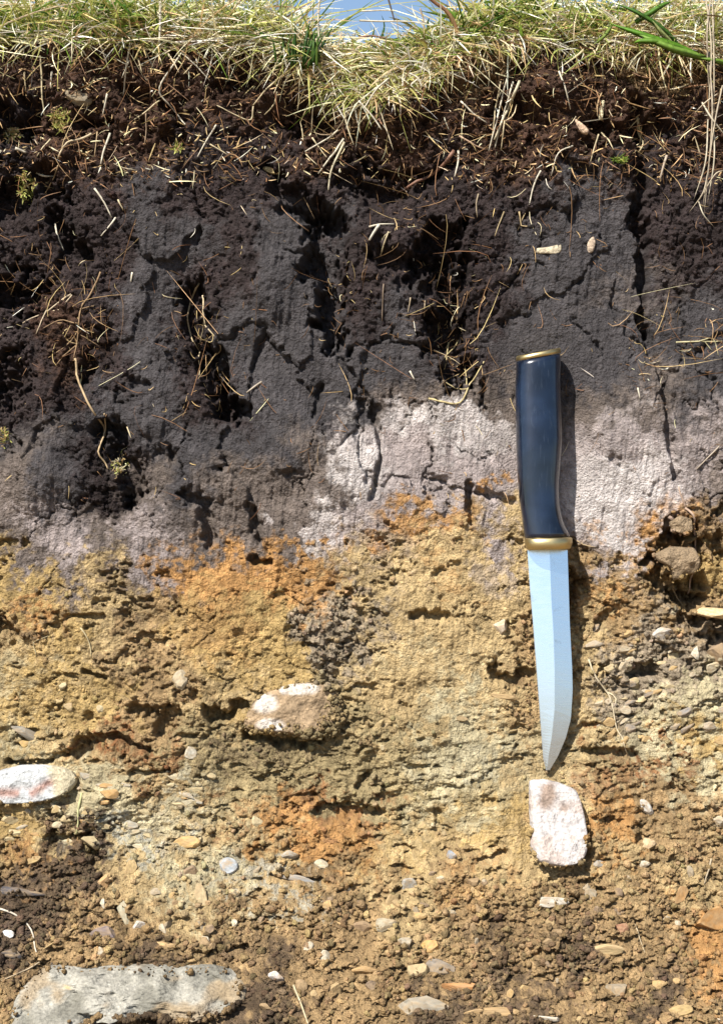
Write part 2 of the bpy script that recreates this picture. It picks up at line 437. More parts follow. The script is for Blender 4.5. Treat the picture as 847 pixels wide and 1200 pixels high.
# grid lines: fine in and near the picture, widening outwards
def axis(lo, hi, step, far_lo, far_hi, near=330):
    a = list(np.arange(lo, hi + step / 2, step))
    def grow(x, sgn, far):
        out = []; s_ = step; x0 = x
        while (far - x) * sgn > 0:
            s_ = min(s_ * 1.05, 3.6) if abs(x - x0) < near else s_ * 1.12
            x += sgn * s_; out.append(x)
        return out
    return np.array(grow(lo, -1, far_lo)[::-1] + a + grow(a[-1], 1, far_hi))
UA = axis(-14, 861, 1.22, -3600, 4400)
VA = axis(36, 1206, 1.22, 36, 1560, 120)
NU, NV = len(UA), len(VA)
UU, VV = np.meshgrid(UA, VA, indexing='xy')          # rows = v
CRGB, CRUM = lookup(UU.ravel(), VV.ravel())
HH, TONE = relief(UU.ravel(), VV.ravel(), CRUM)
# the knife's plane: a straight board leaning on the face; soil under it is pressed flat
KL = (0.0135, 0.047)          # distance of that plane from y = 0 at rows 408 and 905
def kplane(v): return KL[0] + (KL[1] - KL[0]) * (np.asarray(v, float) - 408) / (905 - 408)
_u = UU.ravel(); _v = VV.ravel()
_lo = np.interp(_v, [408, 632, 645, 905], [600, 610, 614, 634]); _hi = np.interp(_v, [408, 632, 645, 800, 905], [662, 672, 672, 676, 652])
_m = (1 - sstep(4, 46, np.maximum(_lo - _u, _u - _hi))) * (1 - sstep(0, 70, 404 - _v)) * (1 - sstep(0, 8, _v - 912))
_lim = kplane(_v) - prof(_v) - 0.0004
HH = np.where(_m > 0, HH - _m * np.clip(HH - _lim, 0, None), HH)
# sockets of the big stones
for (pu, pv, ru, rv, q_) in [(651, 960, 40, 58, 30), (345, 833, 60, 36, 50), (38, 918, 58, 26, 35), (150, 1168, 150, 40, 40)]:
    d_ = np.maximum(np.abs(_u - pu) / ru, np.abs(_v - pv) / rv)
    lev = np.percentile(HH[d_ < 1], q_)
    HH = HH - (1 - sstep(.85, 1.15, d_)) * np.clip(HH - lev, 0, None)
# the top of the bank: the turf edge line, lower in the middle where the sky shows through
def turf_v(u):
    return np.interp(u, [-4000, 0, 100, 200, 300, 360, 400, 440, 480, 520, 600, 700, 847, 5000],
                     [51, 51, 51, 53, 53, 58, 72, 78, 74, 56, 46, 46, 49, 49])
TV = turf_v(UU.ravel()) + 5 * fbm(UU.ravel(), UU.ravel() * 0 + 3, 24, 401, 3)
H2 = HH.reshape(NV, NU)
CRGB = np.clip(CRGB * (1 + TONE)[:, None] * (1 + 0.20 * fbm(UU.ravel(), VV.ravel(), 40, 411, 4, .7) + .16 * fbm(UU.ravel(), VV.ravel(), 8, 415, 3, .7))[:, None], 0.004, 0.9)
C2 = CRGB.reshape(NV, NU, 3)
R2 = CRUM.reshape(NV, NU)

def _samp(A, u, v):
    u = np.asarray(u, float); v = np.asarray(v, float)
    iu = np.clip(np.searchsorted(UA, u) - 1, 0, NU - 2); iv = np.clip(np.searchsorted(VA, v) - 1, 0, NV - 2)
    fu = np.clip((u - UA[iu]) / (UA[iu + 1] - UA[iu]), 0, 1); fv = np.clip((v - VA[iv]) / (VA[iv + 1] - VA[iv]), 0, 1)
    if A.ndim == 3: fu = fu[..., None]; fv = fv[..., None]
    return (A[iv, iu] * (1 - fu) + A[iv, iu + 1] * fu) * (1 - fv) + (A[iv + 1, iu] * (1 - fu) + A[iv + 1, iu + 1] * fu) * fv
def hgt(u, v): return _samp(H2, u, v)
def scol(u, v): return _samp(C2, u, v)
def P(u, v, out=0.0):
    """point on the finished face, `out` metres in front of the soil"""
    return base(u, v, hgt(u, v) + out)

# stones and the knife bed sit in the soil: keep the soil from poking through them (u, v, half w, half h, level mm or None)
verts = base(UU.ravel(), VV.ravel(), HH)
# fold everything above the turf line back over the top of the bank
over = np.clip(TV - VV.ravel(), 0, None)
edge_z = base(UU.ravel(), TV)[:, 2]
fold = over > 0
verts[fold, 1] = verts[fold, 1] + over[fold] * S * 6
verts[fold, 2] = edge_z[fold] + 0.004 * (1 - np.exp(-over[fold] / 12))
idx = np.arange(NU * NV).reshape(NV, NU)
quads = np.stack([idx[:-1, :-1], idx[1:, :-1], idx[1:, 1:], idx[:-1, 1:]], -1).reshape(-1, 4)
fu = UU[:-1, :-1].ravel(); fv = VV[:-1, :-1].ravel()
wob = 9 * fbm(fu, fv, 40, 421, 3) + 3 * fbm(fu, fv, 9, 431, 2)
def vline(pts):
    return np.interp(fu, [p[0] for p in pts], [p[1] for p in pts]) + wob
b1 = vline([(0, 205), (200, 195), (400, 175), (600, 178), (847, 185)])
b2 = vline([(0, 605), (60, 600), (130, 610), (190, 590), (260, 580), (330, 530), (400, 495), (480, 485), (600, 475), (847, 470)])
b3 = vline([(0, 655), (100, 680), (200, 668), (300, 655), (400, 620), (470, 590), (540, 592), (620, 630), (700, 638), (760, 620), (847, 590)])
b4 = vline([(0, 990), (120, 985), (300, 1000), (480, 985), (650, 1015), (847, 980)])
lay = np.where(fv < b1, 0, np.where(fv < b2, 1, np.where(fv < b3, 2, np.where(fv < b4, 3, 4))))
bank = tag(empty('soil_bank', (0, 0, 0)), kind='structure')
bank['label'] = 'dug vertical face of a soil profile with dark peat above ochre subsoil'
for k, nm in enumerate(['root_mat', 'peat_layer', 'leached_layer', 'ochre_layer', 'stony_layer']):
    q = quads[lay == k]
    uq, inv = np.unique(q, return_inverse=True)
    o = link(nm, np_mesh(nm, verts[uq], inv.reshape(-1, 4), CRGB[uq]), M_SOIL, bank)
    o['label'] = ['brown fibrous root mat under the turf', 'black brown peat with grey scraped faces and crevices', 'pale pinkish grey leached band',
                  'yellow and orange ochre subsoil', 'loose brown stony rubble at the foot of the face'][k]

# pit floor and meadow
def sheet(name, x0, x1, y0, y1, z, mat, kind='structure'):
    n = 40
    xs = np.linspace(x0, x1, n); ys = np.linspace(y0, y1, n)
    X, Y = np.meshgrid(xs, ys)
    V = np.stack([X.ravel(), Y.ravel(), np.full(X.size, z)], -1)
    i = np.arange(n * n).reshape(n, n)
    F = np.stack([i[:-1, :-1], i[:-1, 1:], i[1:, 1:], i[1:, :-1]], -1).reshape(-1, 4)
    return tag(link(name, np_mesh(name, V, F), mat), kind=kind)
def ground_mat(name, c1, c2, sc):
    m, n, l, b = new_mat(name)
    tc = n.new('ShaderNodeTexCoord')
    nz = n.new('ShaderNodeTexNoise'); nz.inputs['Scale'].default_value = sc; nz.inputs['Detail'].default_value = 8
    l.new(tc.outputs['Object'], nz.inputs['Vector'])
    cr = n.new('ShaderNodeValToRGB')
    cr.color_ramp.elements[0].position = 0.35; cr.color_ramp.elements[0].color = (*c1, 1)
    cr.color_ramp.elements[1].position = 0.65; cr.color_ramp.elements[1].color = (*c2, 1)
    l.new(nz.outputs['Fac'], cr.inputs[0]); l.new(cr.outputs[0], b.inputs['Base Color'])
    bp = n.new('ShaderNodeBump'); bp.inputs['Strength'].default_value = 0.8; bp.inputs['Distance'].default_value = 0.02
    l.new(nz.outputs['Fac'], bp.inputs['Height']); l.new(bp.outputs[0], b.inputs['Normal'])
    b.inputs['Roughness'].default_value = 0.95
    return m
Z_FLOOR = base(423, 1480)[2] + 0.0
Z_TOP = float(base(423, 56)[2]) - 0.004
tag(sheet('pit_floor', -400, 400, -400, 0.3, Z_FLOOR, ground_mat('pit_soil', (0.13, 0.09, 0.055), (0.24, 0.17, 0.10), 30)))
tag(sheet('meadow', -400, 400, 0.03, 600, Z_TOP, ground_mat('meadow', (0.10, 0.12, 0.04), (0.26, 0.23, 0.10), 20)))

# ------------------------------------------------------------------ mesh builders for small things
def ico(sub):
    t = (1 + 5 ** .5) / 2
    V = [(-1, t, 0), (1, t, 0), (-1, -t, 0), (1, -t, 0), (0, -1, t), (0, 1, t), (0, -1, -t), (0, 1, -t), (t, 0, -1), (t, 0, 1), (-t, 0, -1), (-t, 0, 1)]
    F = [(0, 11, 5), (0, 5, 1), (0, 1, 7), (0, 7, 10), (0, 10, 11), (1, 5, 9), (5, 11, 4), (11, 10, 2), (10, 7, 6), (7, 1, 8),
         (3, 9, 4), (3, 4, 2), (3, 2, 6), (3, 6, 8), (3, 8, 9), (4, 9, 5), (2, 4, 11), (6, 2, 10), (8, 6, 7), (9, 8, 1)]
    V = [Vector(p).normalized() for p in V]
    for _ in range(sub):
        cache = {}; NF = []
        def mid(a, b):
            k = (min(a, b), max(a, b))
            if k not in cache:
                cache[k] = len(V); V.append(((V[a] + V[b]) / 2).normalized())
            return cache[k]
        for a, b, c in F:
            ab, bc, ca = mid(a, b), mid(b, c), mid(c, a)
            NF += [(a, ab, ca), (b, bc, ab), (c, ca, bc), (ab, bc, ca)]
        F = NF
    return np.array([tuple(v) for v in V]), np.array(F)
ICO0, ICO1, ICO2 = ico(0), ico(1), ico(2)

def rand_rot(rs):
    q = rs.randn(4); q /= np.linalg.norm(q)
    w, x, y, z = q
    return np.array([[1-2*(y*y+z*z), 2*(x*y-z*w), 2*(x*z+y*w)], [2*(x*y+z*w), 1-2*(x*x+z*z), 2*(y*z-x*w)], [2*(x*z-y*w), 2*(y*z+x*w), 1-2*(x*x+y*y)]])

def cut_stone(rs, n=7, sub=ICO2, lo=0.55, hi=0.92, rough=0.03):
    """an angular pebble: a ball trimmed by random planes, radius about 1"""
    V = sub[0].copy()
    for _ in range(n):
        d = rs.randn(3); d /= np.linalg.norm(d)
        k = rs.uniform(lo, hi)
        p = V @ d
        over = np.clip(p - k, 0, None)
        V -= over[:, None] * d
    V += rs.randn(*V.shape) * rough
    return V / np.abs(V).max(), sub[1]

class Acc:
    """collects many small closed pieces for one mesh"""
    def __init__(s): s.V = []; s.F = []; s.C = []; s.n = 0
    def add(s, V, F, c):
        s.V.append(V); s.F.append(np.asarray(F) + s.n); s.n += len(V)
        c = np.asarray(c, float)
        s.C.append(np.broadcast_to(c, (len(V), 3)) if c.ndim == 1 else c)
    def build(s, name, mat, parent=None, smooth=True):
        return link(name, np_mesh(name, np.concatenate(s.V), np.concatenate(s.F), np.concatenate(s.C), smooth), mat, parent)

# ------------------------------------------------------------------ loose crumbs of soil
def crumbs(name, n, vlo, vhi, smin, smax, label, dens=None, power=2.2, seed=1):
    rs = np.random.RandomState(seed)
    protos = []
    for k in range(24):
        V, F = cut_stone(rs, 5, ICO0, 0.35, 0.9, 0.16)
        protos.append(V * np.array([1, rs.uniform(.6, 1), rs.uniform(.6, 1)]))
    u = rs.uniform(-130, 977, n * 4); v = rs.uniform(vlo, vhi, n * 4)
    w = sstep(0.25, 1.0, _samp(R2, u, v)) * (0.15 + sstep(-0.3, 0.5, fbm(u, v, 36, 501, 3)))
    if dens is not None: w = w * dens(u, v)
    keep = rs.rand(n * 4) < w
    u = u[keep][:n]; v = v[keep][:n]
    size = smin + (smax - smin) * rs.rand(len(u)) ** power
    r = size * 0.5 * S
    pos = P(u, v, r * rs.uniform(-0.2, 0.75, len(u)))
    col = scol(u, v) * rs.uniform(0.78, 1.28, (len(u), 1)) * rs.uniform(0.94, 1.06, (len(u), 3))
    VV_ = np.empty((len(u), 12, 3)); 
    for i in range(len(u)):
        VV_[i] = protos[i % 24] @ rand_rot(rs).T * r[i] * 1.15 + pos[i]
    F = (ICO0[1][None] + 12 * np.arange(len(u))[:, None, None]).reshape(-1, 3)
    o = link(name, np_mesh(name, VV_.reshape(-1, 3), F, np.repeat(np.clip(col, .003, .9), 12, 0), False), M_SOIL)
    return tag(o, label, 'soil crumbs', kind='stuff')
crumbs('peat_crumbs', 9000, 75, 620, 1.5, 8, 'dark brown crumbs of loose peat clinging to the upper face', power=4, seed=3)
crumbs('subsoil_crumbs', 8000, 600, 1000, 1.6, 9, 'yellow brown crumbs of subsoil on the middle of the face', power=3.2, seed=4)
crumbs('rubble_crumbs', 15000, 940, 1290, 1.8, 11, 'loose brown earth crumbs and grit at the foot of the face',
       dens=lambda u, v: sstep(930, 1060, v), power=3.6, seed=5)

# ------------------------------------------------------------------ stones
def stone_mat(name):
    m, n, l, b = new_mat(name)
    oi = n.new('ShaderNodeObjectInfo')
    tc = n.new('ShaderNodeTexCoord')
    nz = n.new('ShaderNodeTexNoise'); nz.inputs['Scale'].default_value = 3.2; nz.inputs['Detail'].default_value = 6
    nz.noise_dimensions = '4D'
    l.new(tc.outputs['Object'], nz.inputs['Vector']); l.new(oi.outputs['Random'], nz.inputs['W'])
    mr = n.new('ShaderNodeMapRange'); mr.inputs['From Min'].default_value = 0.3; mr.inputs['From Max'].default_value = 0.7
    mr.inputs['To Min'].default_value = 0.66; mr.inputs['To Max'].default_value = 1.22
    l.new(nz.outputs['Fac'], mr.inputs['Value'])
    mx = n.new('ShaderNodeVectorMath'); mx.operation = 'SCALE'
    l.new(oi.outputs['Color'], mx.inputs[0]); l.new(mr.outputs[0], mx.inputs['Scale'])
    nd = n.new('ShaderNodeTexNoise'); nd.inputs['Scale'].default_value = 1.3; nd.inputs['Detail'].default_value = 7; nd.inputs['Roughness'].default_value = .7; nd.noise_dimensions = '4D'
    l.new(tc.outputs['Object'], nd.inputs['Vector']); l.new(oi.outputs['Random'], nd.inputs['W'])
    md = n.new('ShaderNodeMapRange'); md.inputs['From Min'].default_value = .42; md.inputs['From Max'].default_value = .62; md.inputs['To Max'].default_value = .75
    l.new(nd.outputs['Fac'], md.inputs['Value'])
    mix = n.new('ShaderNodeMix'); mix.data_type = 'RGBA'
    l.new(md.outputs[0], mix.inputs[0]); l.new(mx.outputs[0], mix.inputs[6]); mix.inputs[7].default_value = (0.27, 0.19, 0.105, 1)
    l.new(mix.outputs[2], b.inputs['Base Color'])
    bp = n.new('ShaderNodeBump'); bp.inputs['Strength'].default_value = 0.5; bp.inputs['Distance'].default_value = 0.0006
    l.new(nz.outputs['Fac'], bp.inputs['Height']); l.new(bp.outputs[0], b.inputs['Normal'])
    b.inputs['Roughness'].default_value = 0.85; b.inputs['Specular IOR Level'].default_value = 0.25
    return m
M_CHIP = stone_mat('stone_chip')
PROTO = []
_rs = np.random.RandomState(77)
for k in range(16):
    V, F = cut_stone(_rs, 9, ICO2, 0.4, 0.85, 0.012)
    ext = np.abs(V).max(0); V = V / ext
    PROTO.append(np_mesh('stone_chip', V, F, smooth=False))
    PROTO[-1].materials.append(M_CHIP)
    PROTO[-1].polygons.foreach_set('use_smooth', np.zeros(len(F), bool))

def chip(u, v, w, h, rot, color, label, cat='stone', group=None, name='stone_chip', thick=None, proud=0.35, tiltx=None, proto=None):
    """a stone w by h px on the face, turned by rot degrees in the plane of the face"""
    k = proto if proto is not None else _rs.randint(len(PROTO))
    o = bpy.data.objects.new(name, PROTO[k])
    COL.objects.link(o)
    t = thick if thick is not None else 0.65 * min(w, h)
    uu = u + np.array([0, -w * .3, w * .3, 0, 0]); vv = v + np.array([0, 0, 0, -h * .3, h * .3])
    hh = float(np.percentile(hgt(uu, vv), 60))
    p = base(u, v, hh + t * .5 * S * (proud * 2 - 0.5))
    o.location = p
    o.scale = (w * .5 * S, t * .5 * S, h * .5 * S)
    a = tiltx if tiltx is not None else _rs.uniform(-18, 18)
    o.rotation_euler = (math.radians(a), math.radians(rot), math.radians(_rs.uniform(-14, 14)))
    j = _rs.uniform(.92, 1.08)
    c = alb(*color)
    o.color = (c[0] * j, c[1] * j, c[2] * j, 1)
    tag(o, label, cat, group)
    return o

# named stones, read off the photograph: u, v, w, h, turn, colour, label
NAMED = [
 (93, 116, 34, 24, 5, (140, 130, 112), 'flat grey brown clod of earth set in the root mat under the grass at left', 'clod'),
 (264, 1019, 27, 20, -10, (178, 186, 192), 'flat blue grey stone plate in the rubble left of centre'),
 (233, 1052, 18, 28, -20, (205, 185, 145), 'upright pale tan stone just below the blue grey plate'),
 (274, 1049, 15, 14, 0, (200, 178, 138), 'small tan pebble between the blue grey plate and the loam below it'),
 (144, 1079, 13, 34, -18, (196, 192, 168), 'narrow upright pale green grey stone shard above the big grey rock'),
 (163, 1085, 15, 11, 10, (232, 226, 216), 'small white pebble next to the upright pale shard'),
 (192, 1111, 28, 14, 8, (214, 178, 126), 'tan orange stone lying just above the big grey rock'),
 (325, 1144, 18, 17, 0, (232, 224, 220), 'round white pebble right of the big grey rock'),
 (119, 1037, 14, 22, 20, (212, 170, 120), 'tan orange pebble beside the dark loam at lower left'),
 (8, 1096, 15, 10, 0, (232, 230, 226), 'small white pebble at the left edge above the big grey rock'),
 (27, 1047, 50, 13, 8, (96, 92, 94), 'dark grey slate strip in the dark loam at lower left'),
 (12, 1121, 28, 13, 4, (78, 74, 74), 'dark slate piece at the left edge above the big grey rock'),
 (122, 1095, 32, 17, 6, (138, 124, 122), 'purplish grey stone left of the narrow pale shard'),
 (340, 1007, 20, 17, -12, (176, 174, 166), 'grey stone right of the blue grey plate'),
 (376, 1017, 17, 13, 14, (206, 196, 170), 'pale stone above the thin blue grey slate'),
 (350, 1034, 66, 8, 7, (160, 164, 166), 'thin blue grey slate lying flat in the rubble left of centre'),
 (152, 1018, 15, 25, 18, (206, 178, 128), 'upright tan stone in the pale clay near the dark loam'),
 (218, 991, 32, 17, -8, (212, 176, 118), 'orange tan stone above the blue grey plate'),
 (211, 798, 18, 27, 18, (206, 192, 164), 'upright pale tan stone left of the half buried white stone'),
 (36, 862, 56, 13, 30, (150, 146, 136), 'slanting grey slate above the red and white stone at left'),
 (30, 872, 20, 12, 12, (190, 160, 98), 'ochre stone chip under the slanting grey slate at left'),
 (223, 882, 15, 14, 0, (214, 208, 190), 'small pale grey pebble below left of the half buried white stone'),
 (587, 735, 20, 23, -12, (218, 200, 176), 'pale pebble left of the middle of the knife blade'),
 (592, 816, 34, 10, 8, (192, 164, 118), 'thin tan stone plate left of the lower knife blade'),
 (777, 743, 24, 17, -24, (214, 208, 198), 'pale grey angular stone right of the knife blade near the flake'),
 (815, 766, 11, 17, 4, (226, 220, 202), 'small upright whitish chip below the pale flake at right'),
 (838, 782, 20, 14, -10, (200, 188, 160), 'pale chip at the right edge under the brown stone'),
 (803, 833, 22, 12, -16, (150, 146, 142), 'grey slate chip in the shaly rubble near the right edge'),
 (696, 756, 27, 9, -14, (176, 164, 146), 'thin grey brown slate right beside the knife blade'),
 (843, 763, 28, 32, -30, (160, 138, 114), 'brown grey stone at the right edge under the pale flake'),
 (757, 947, 11, 26, -32, (222, 216, 206), 'slanting narrow white chip right of the white stone'),
 (650, 1054, 38, 14, 6, (226, 218, 202), 'flat white stone a little below the big white stone'),
 (760, 989, 15, 20, 14, (212, 186, 148), 'tan pebble below the slanting white chip'),
 (493, 1181, 56, 27, 4, (172, 164, 148), 'large grey slab at the bottom edge right of centre'),
 (491, 1137, 25, 22, 10, (200, 180, 138), 'tan stone above the large grey slab at the bottom'),
 (521, 1137, 40, 19, 14, (150, 140, 128), 'grey stone to the right of the tan stone above the bottom slab'),
 (506, 1109, 24, 17, -14, (208, 166, 104), 'orange tan stone above the grey and tan stones near the bottom'),
 (453, 1083, 23, 20, 0, (194, 184, 160), 'pale grey stone at the middle of the rubble, upper one of two'),
 (473, 1104, 22, 18, 12, (176, 166, 146), 'grey stone at the middle of the rubble, lower one of two'),
 (478, 1038, 19, 14, -14, (188, 186, 178), 'light grey pebble above the two pale grey stones'),
 (529, 1003, 12, 17, 16, (164, 170, 178), 'small blue grey pebble left of the white stone'),
 (706, 1113, 44, 12, -2, (196, 172, 128), 'long tan stone lying flat at lower right'),
 (836, 1082, 32, 36, 40, (196, 148, 92), 'orange brown stone at the right edge near the bottom'),
 (541, 1157, 42, 13, 3, (206, 150, 96), 'flat orange stone at the bottom right of the grey slab'),
 (430, 1139, 32, 14, -4, (190, 152, 100), 'flat ochre stone near the bottom left of the tan stone'),
 (427, 1092, 25, 16, 6, (148, 122, 96), 'brown stone left of the two pale grey stones'),
 (843, 963, 16, 14, 0, (220, 208, 184), 'pale pebble at the right edge level with the white stone'),
 (727, 1088, 15, 14, 0, (160, 112, 88), 'small reddish brown pebble at lower right'),
 (798, 1053, 14, 26, 10, (196, 152, 100), 'upright orange tan chip at lower right'),
 (795, 1185, 30, 12, -6, (196, 168, 116), 'flat tan stone in the bottom right corner'),
 (726, 1165, 26, 22, 8, (170, 158, 138), 'grey brown stone at the bottom between the tan stones at right'),
 (640, 1197, 34, 9, 3, (210, 202, 186), 'pale flat chip on the bottom edge right of centre'),
 (575, 1190, 60, 14, -2, (190, 158, 112), 'broad tan stone on the bottom edge beside the grey slab'),
 (40, 1010, 18, 10, -10, (186, 160, 110), 'small ochre chip on the orange patch at lower left'),
 (755, 1012, 12, 12, 0, (206, 196, 176), 'small pale pebble below the tan pebble right of the white stone'),
 (700, 1010, 14, 10, 10, (176, 172, 164), 'small grey pebble right under the white stone shadow'),
]
for r in NAMED:
    u, v, w, h, rot, c, lab = r[:7]
    cat = r[7] if len(r) > 7 else 'stone'
    chip(u, v, w, h, rot, c, lab, cat, name='earth_clod' if cat == 'clod' else 'stone_chip', proud=0.25)

# more stone chips than one can name, by belt
FILLED = []
def fill(n, ulo, uhi, vlo, vhi, wlo, whi, asp, rotc, rotr, cols, label, group, avoid=16):
    placed = 0; tries = 0
    while placed < n and tries < n * 30:
        tries += 1
        u = _rs.uniform(ulo, uhi); v = _rs.uniform(vlo, vhi)
        if any(abs(u - q[0]) < avoid + q[2] * .5 and abs(v - q[1]) < avoid * .7 + q[3] * .5 for q in NAMED): continue
        if 600 < u < 690 and 400 < v < 1018: continue
        if u < 300 and v > 1122: continue
        if 270 < u < 405 and 790 < v < 872: continue
        if u < 96 and 890 < v < 945: continue
        w = _rs.uniform(wlo, whi)
        c = cols[_rs.randint(len(cols))]
        FILLED.append((chip(u, v, w, w * _rs.uniform(*asp), rotc + _rs.uniform(-rotr, rotr), c, label, group=group, proud=0.21), u, v, w, c, group))
        placed += 1
fill(60, 695, 850, 735, 870, 8, 22, (.3, .7), -16, 22, [(196, 184, 160), (170, 158, 140), (206, 190, 150), (150, 140, 128), (190, 160, 110)],
     'small flat slate chip in the shaly belt right of the knife blade', 'slate chips right of the knife')
fill(38, 5, 250, 905, 1000, 9, 26, (.25, .6), 10, 20, [(206, 196, 166), (196, 180, 140), (186, 180, 164), (200, 160, 104)],
     'small flat pale chip in the clay around and right of the red and white stone', 'pale clay chips at left')
fill(70, 110, 850, 1020, 1200, 7, 17, (.5, .95), 0, 90, [(186, 160, 116), (160, 134, 100), (176, 164, 142), (204, 170, 116), (140, 120, 100), (214, 204, 182)],
     'small rounded stone chip among the loose earth at the foot of the face', 'small stones in the rubble')
fill(16, 60, 600, 800, 990, 8, 16, (.5, .9), 0, 60, [(190, 168, 120), (204, 190, 152), (170, 150, 112)],
     'small ochre chip in the subsoil left of the knife blade', 'ochre chips in the subsoil')

LAND = [(645, 780, 'knife blade'), (651, 960, 'white stone under the knife'), (345, 833, 'half buried white stone'), (45, 918, 'red veined stone'), (150, 1165, 'big grey rock'),
        (835, 718, 'pale flake'), (790, 660, 'angular clod'), (493, 1181, 'grey bottom slab'), (264, 1019, 'blue grey plate'), (325, 1144, 'round white pebble'),
        (706, 1113, 'long tan stone'), (836, 1082, 'orange brown edge stone'), (650, 1054, 'flat white stone'), (453, 1083, 'two pale grey stones'), (777, 743, 'pale angular stone'), (757, 947, 'slanting white chip')]
def hue(c):
    r, g, b = c
    if min(c) > 175: return 'whitish'
    if r - b < 32: return 'grey'
    if r - b > 80: return 'orange tan'
    if r > 185: return 'pale tan'
    return 'brown' if r < 165 else 'tan'
_byl = {}
for (o, u, v, w, c, group) in FILLED:
    d, lu, lv, ln = min((math.hypot(u - a, v - b), a, b, n_) for a, b, n_ in LAND)
    ang = math.degrees(math.atan2(-(v - lv), u - lu)) % 360
    dr = ['right of', 'above right of', 'above', 'above left of', 'left of', 'below left of', 'below', 'below right of'][int((ang + 22.5) // 45) % 8]
    kind_ = {'slate chips right of the knife': 'slate chip', 'pale clay chips at left': 'flat chip'}.get(group, 'stone chip')
    _byl.setdefault(f"small {hue(c)} {kind_} {dr} the {ln}", []).append((d, o))
for lab, lst in _byl.items():
    lst.sort(key=lambda t: t[0])
    for k, (d, o) in enumerate(lst):
        o['label'] = lab if len(lst) == 1 else lab + ', ' + ['nearest to it', 'second nearest', 'third nearest', 'fourth nearest', 'fifth nearest', 'sixth nearest', 'seventh nearest', 'eighth nearest', 'ninth nearest', 'tenth nearest', 'eleventh nearest', 'twelfth nearest', 'thirteenth nearest', 'fourteenth nearest', 'fifteenth nearest', 'sixteenth nearest'][k]

OUTLINES = []
def pillow(name, outline, thick, color_fn, label, cat, out=None, rings=15, noise=0.0012, back=0.6, flat=0.55, seed=0, tilt=0.0, nseg=72, facets=5, mat=None, lift=0.0):
    """a stone with the given outline (wall px), domed towards the pit and closed behind"""
    pts = np.array(outline, float)
    c = pts.mean(0)
    # resample the closed outline evenly with rounding
    q = np.vstack([pts, pts[:1]])
    seg = np.hypot(*np.diff(q, axis=0).T); cum = np.r_[0, np.cumsum(seg)]
    t = np.linspace(0, cum[-1], nseg, endpoint=False)
    ol = np.stack([np.interp(t, cum, q[:, 0]), np.interp(t, cum, q[:, 1])], -1)
    ol = (np.roll(ol, 1, 0) + 2 * ol + np.roll(ol, -1, 0)) / 4
    th = np.arange(nseg)
    ol = ol + (ol - c) * (0.02 * fbm(th * 1.0, th * 0 + seed * 7.1, 7, 601 + seed, 3))[:, None]
    olk = [ol]
    for k in range(rings):
        q_ = olk[-1]
        for _ in range(3 + nseg // 40): q_ = (np.roll(q_, 1, 0) + 2 * q_ + np.roll(q_, -1, 0)) / 4
        olk.append(q_)
    prs = np.random.RandomState(seed + 900)
    ext = np.abs(ol - c).max(0)
    planes = [(prs.uniform(-.45, .45), prs.uniform(-.45, .45), prs.uniform(.72, 1.0)) for _ in range(facets)]
    if out is None: out = float(np.percentile(hgt(ol[:, 0], ol[:, 1]), 55))
    out = out + lift
    OUTLINES.append((ol, name, out, thick, 1.8 / flat))
    V = []; U2 = []
    for side in (1, -1):
        for k in range(rings + 1):
            s = k / rings
            sc = 1 - s ** 1.6
            z = (1 - sc ** (1.8 / flat)) ** .5
            ring = c + (olk[k] - c) * sc
            if side == -1 and k == 0: continue
            if k == rings: ring = c[None]
            zz = z * thick * (1 if side == 1 else -back)
            if side == 1:
                rx = (ring[:, 0] - c[0]) / ext[0]; ry = (ring[:, 1] - c[1]) / ext[1]
                zz = np.full(len(ring), zz)
                for (pa, pb, pc_) in planes: zz = np.minimum(zz, thick * (pc_ - pa * rx - pb * ry))
                zz = np.maximum(zz, 0.05 * thick * (k > 0))
            zz = zz + noise * fbm(ring[:, 0], ring[:, 1], 26, 611 + seed, 4) * (1 if k else .3) + tilt * (ring[:, 1] - c[1]) * S * -1
            w = base(ring[:, 0], ring[:, 1], out + zz)
            V.append(w); U2.append(ring)
    off = np.cumsum([0] + [len(a) for a in V])
    F = []
    def band(a, b, flip):
        for i in range(nseg):
            j = (i + 1) % nseg
            if len(V[b]) == 1: f = (off[a] + i, off[a] + j, off[b])
            else: f = None
            if f is None:
                F.append((off[a] + i, off[a] + j, off[b] + j)[::-1 if flip else 1]); F.append((off[a] + i, off[b] + j, off[b] + i)[::-1 if flip else 1])
            else: F.append(f[::-1 if flip else 1])
    for k in range(rings): band(k, k + 1, False)
    prev = 0
    for k in range(rings):
        band(prev, rings + 1 + k, True); prev = rings + 1 + k
    V = np.concatenate(V); U2 = np.concatenate(U2)
    col = color_fn(U2[:, 0], U2[:, 1])
    o = link(name, np_mesh(name, V, np.array(F), np.clip(col, .003, .9)), mat or M_STONE)
    return tag(o, label, cat)

def mixc(c1, c2, w):
    return np.array(alb(*c1)) * (1 - w)[:, None] + np.array(alb(*c2)) * w[:, None]

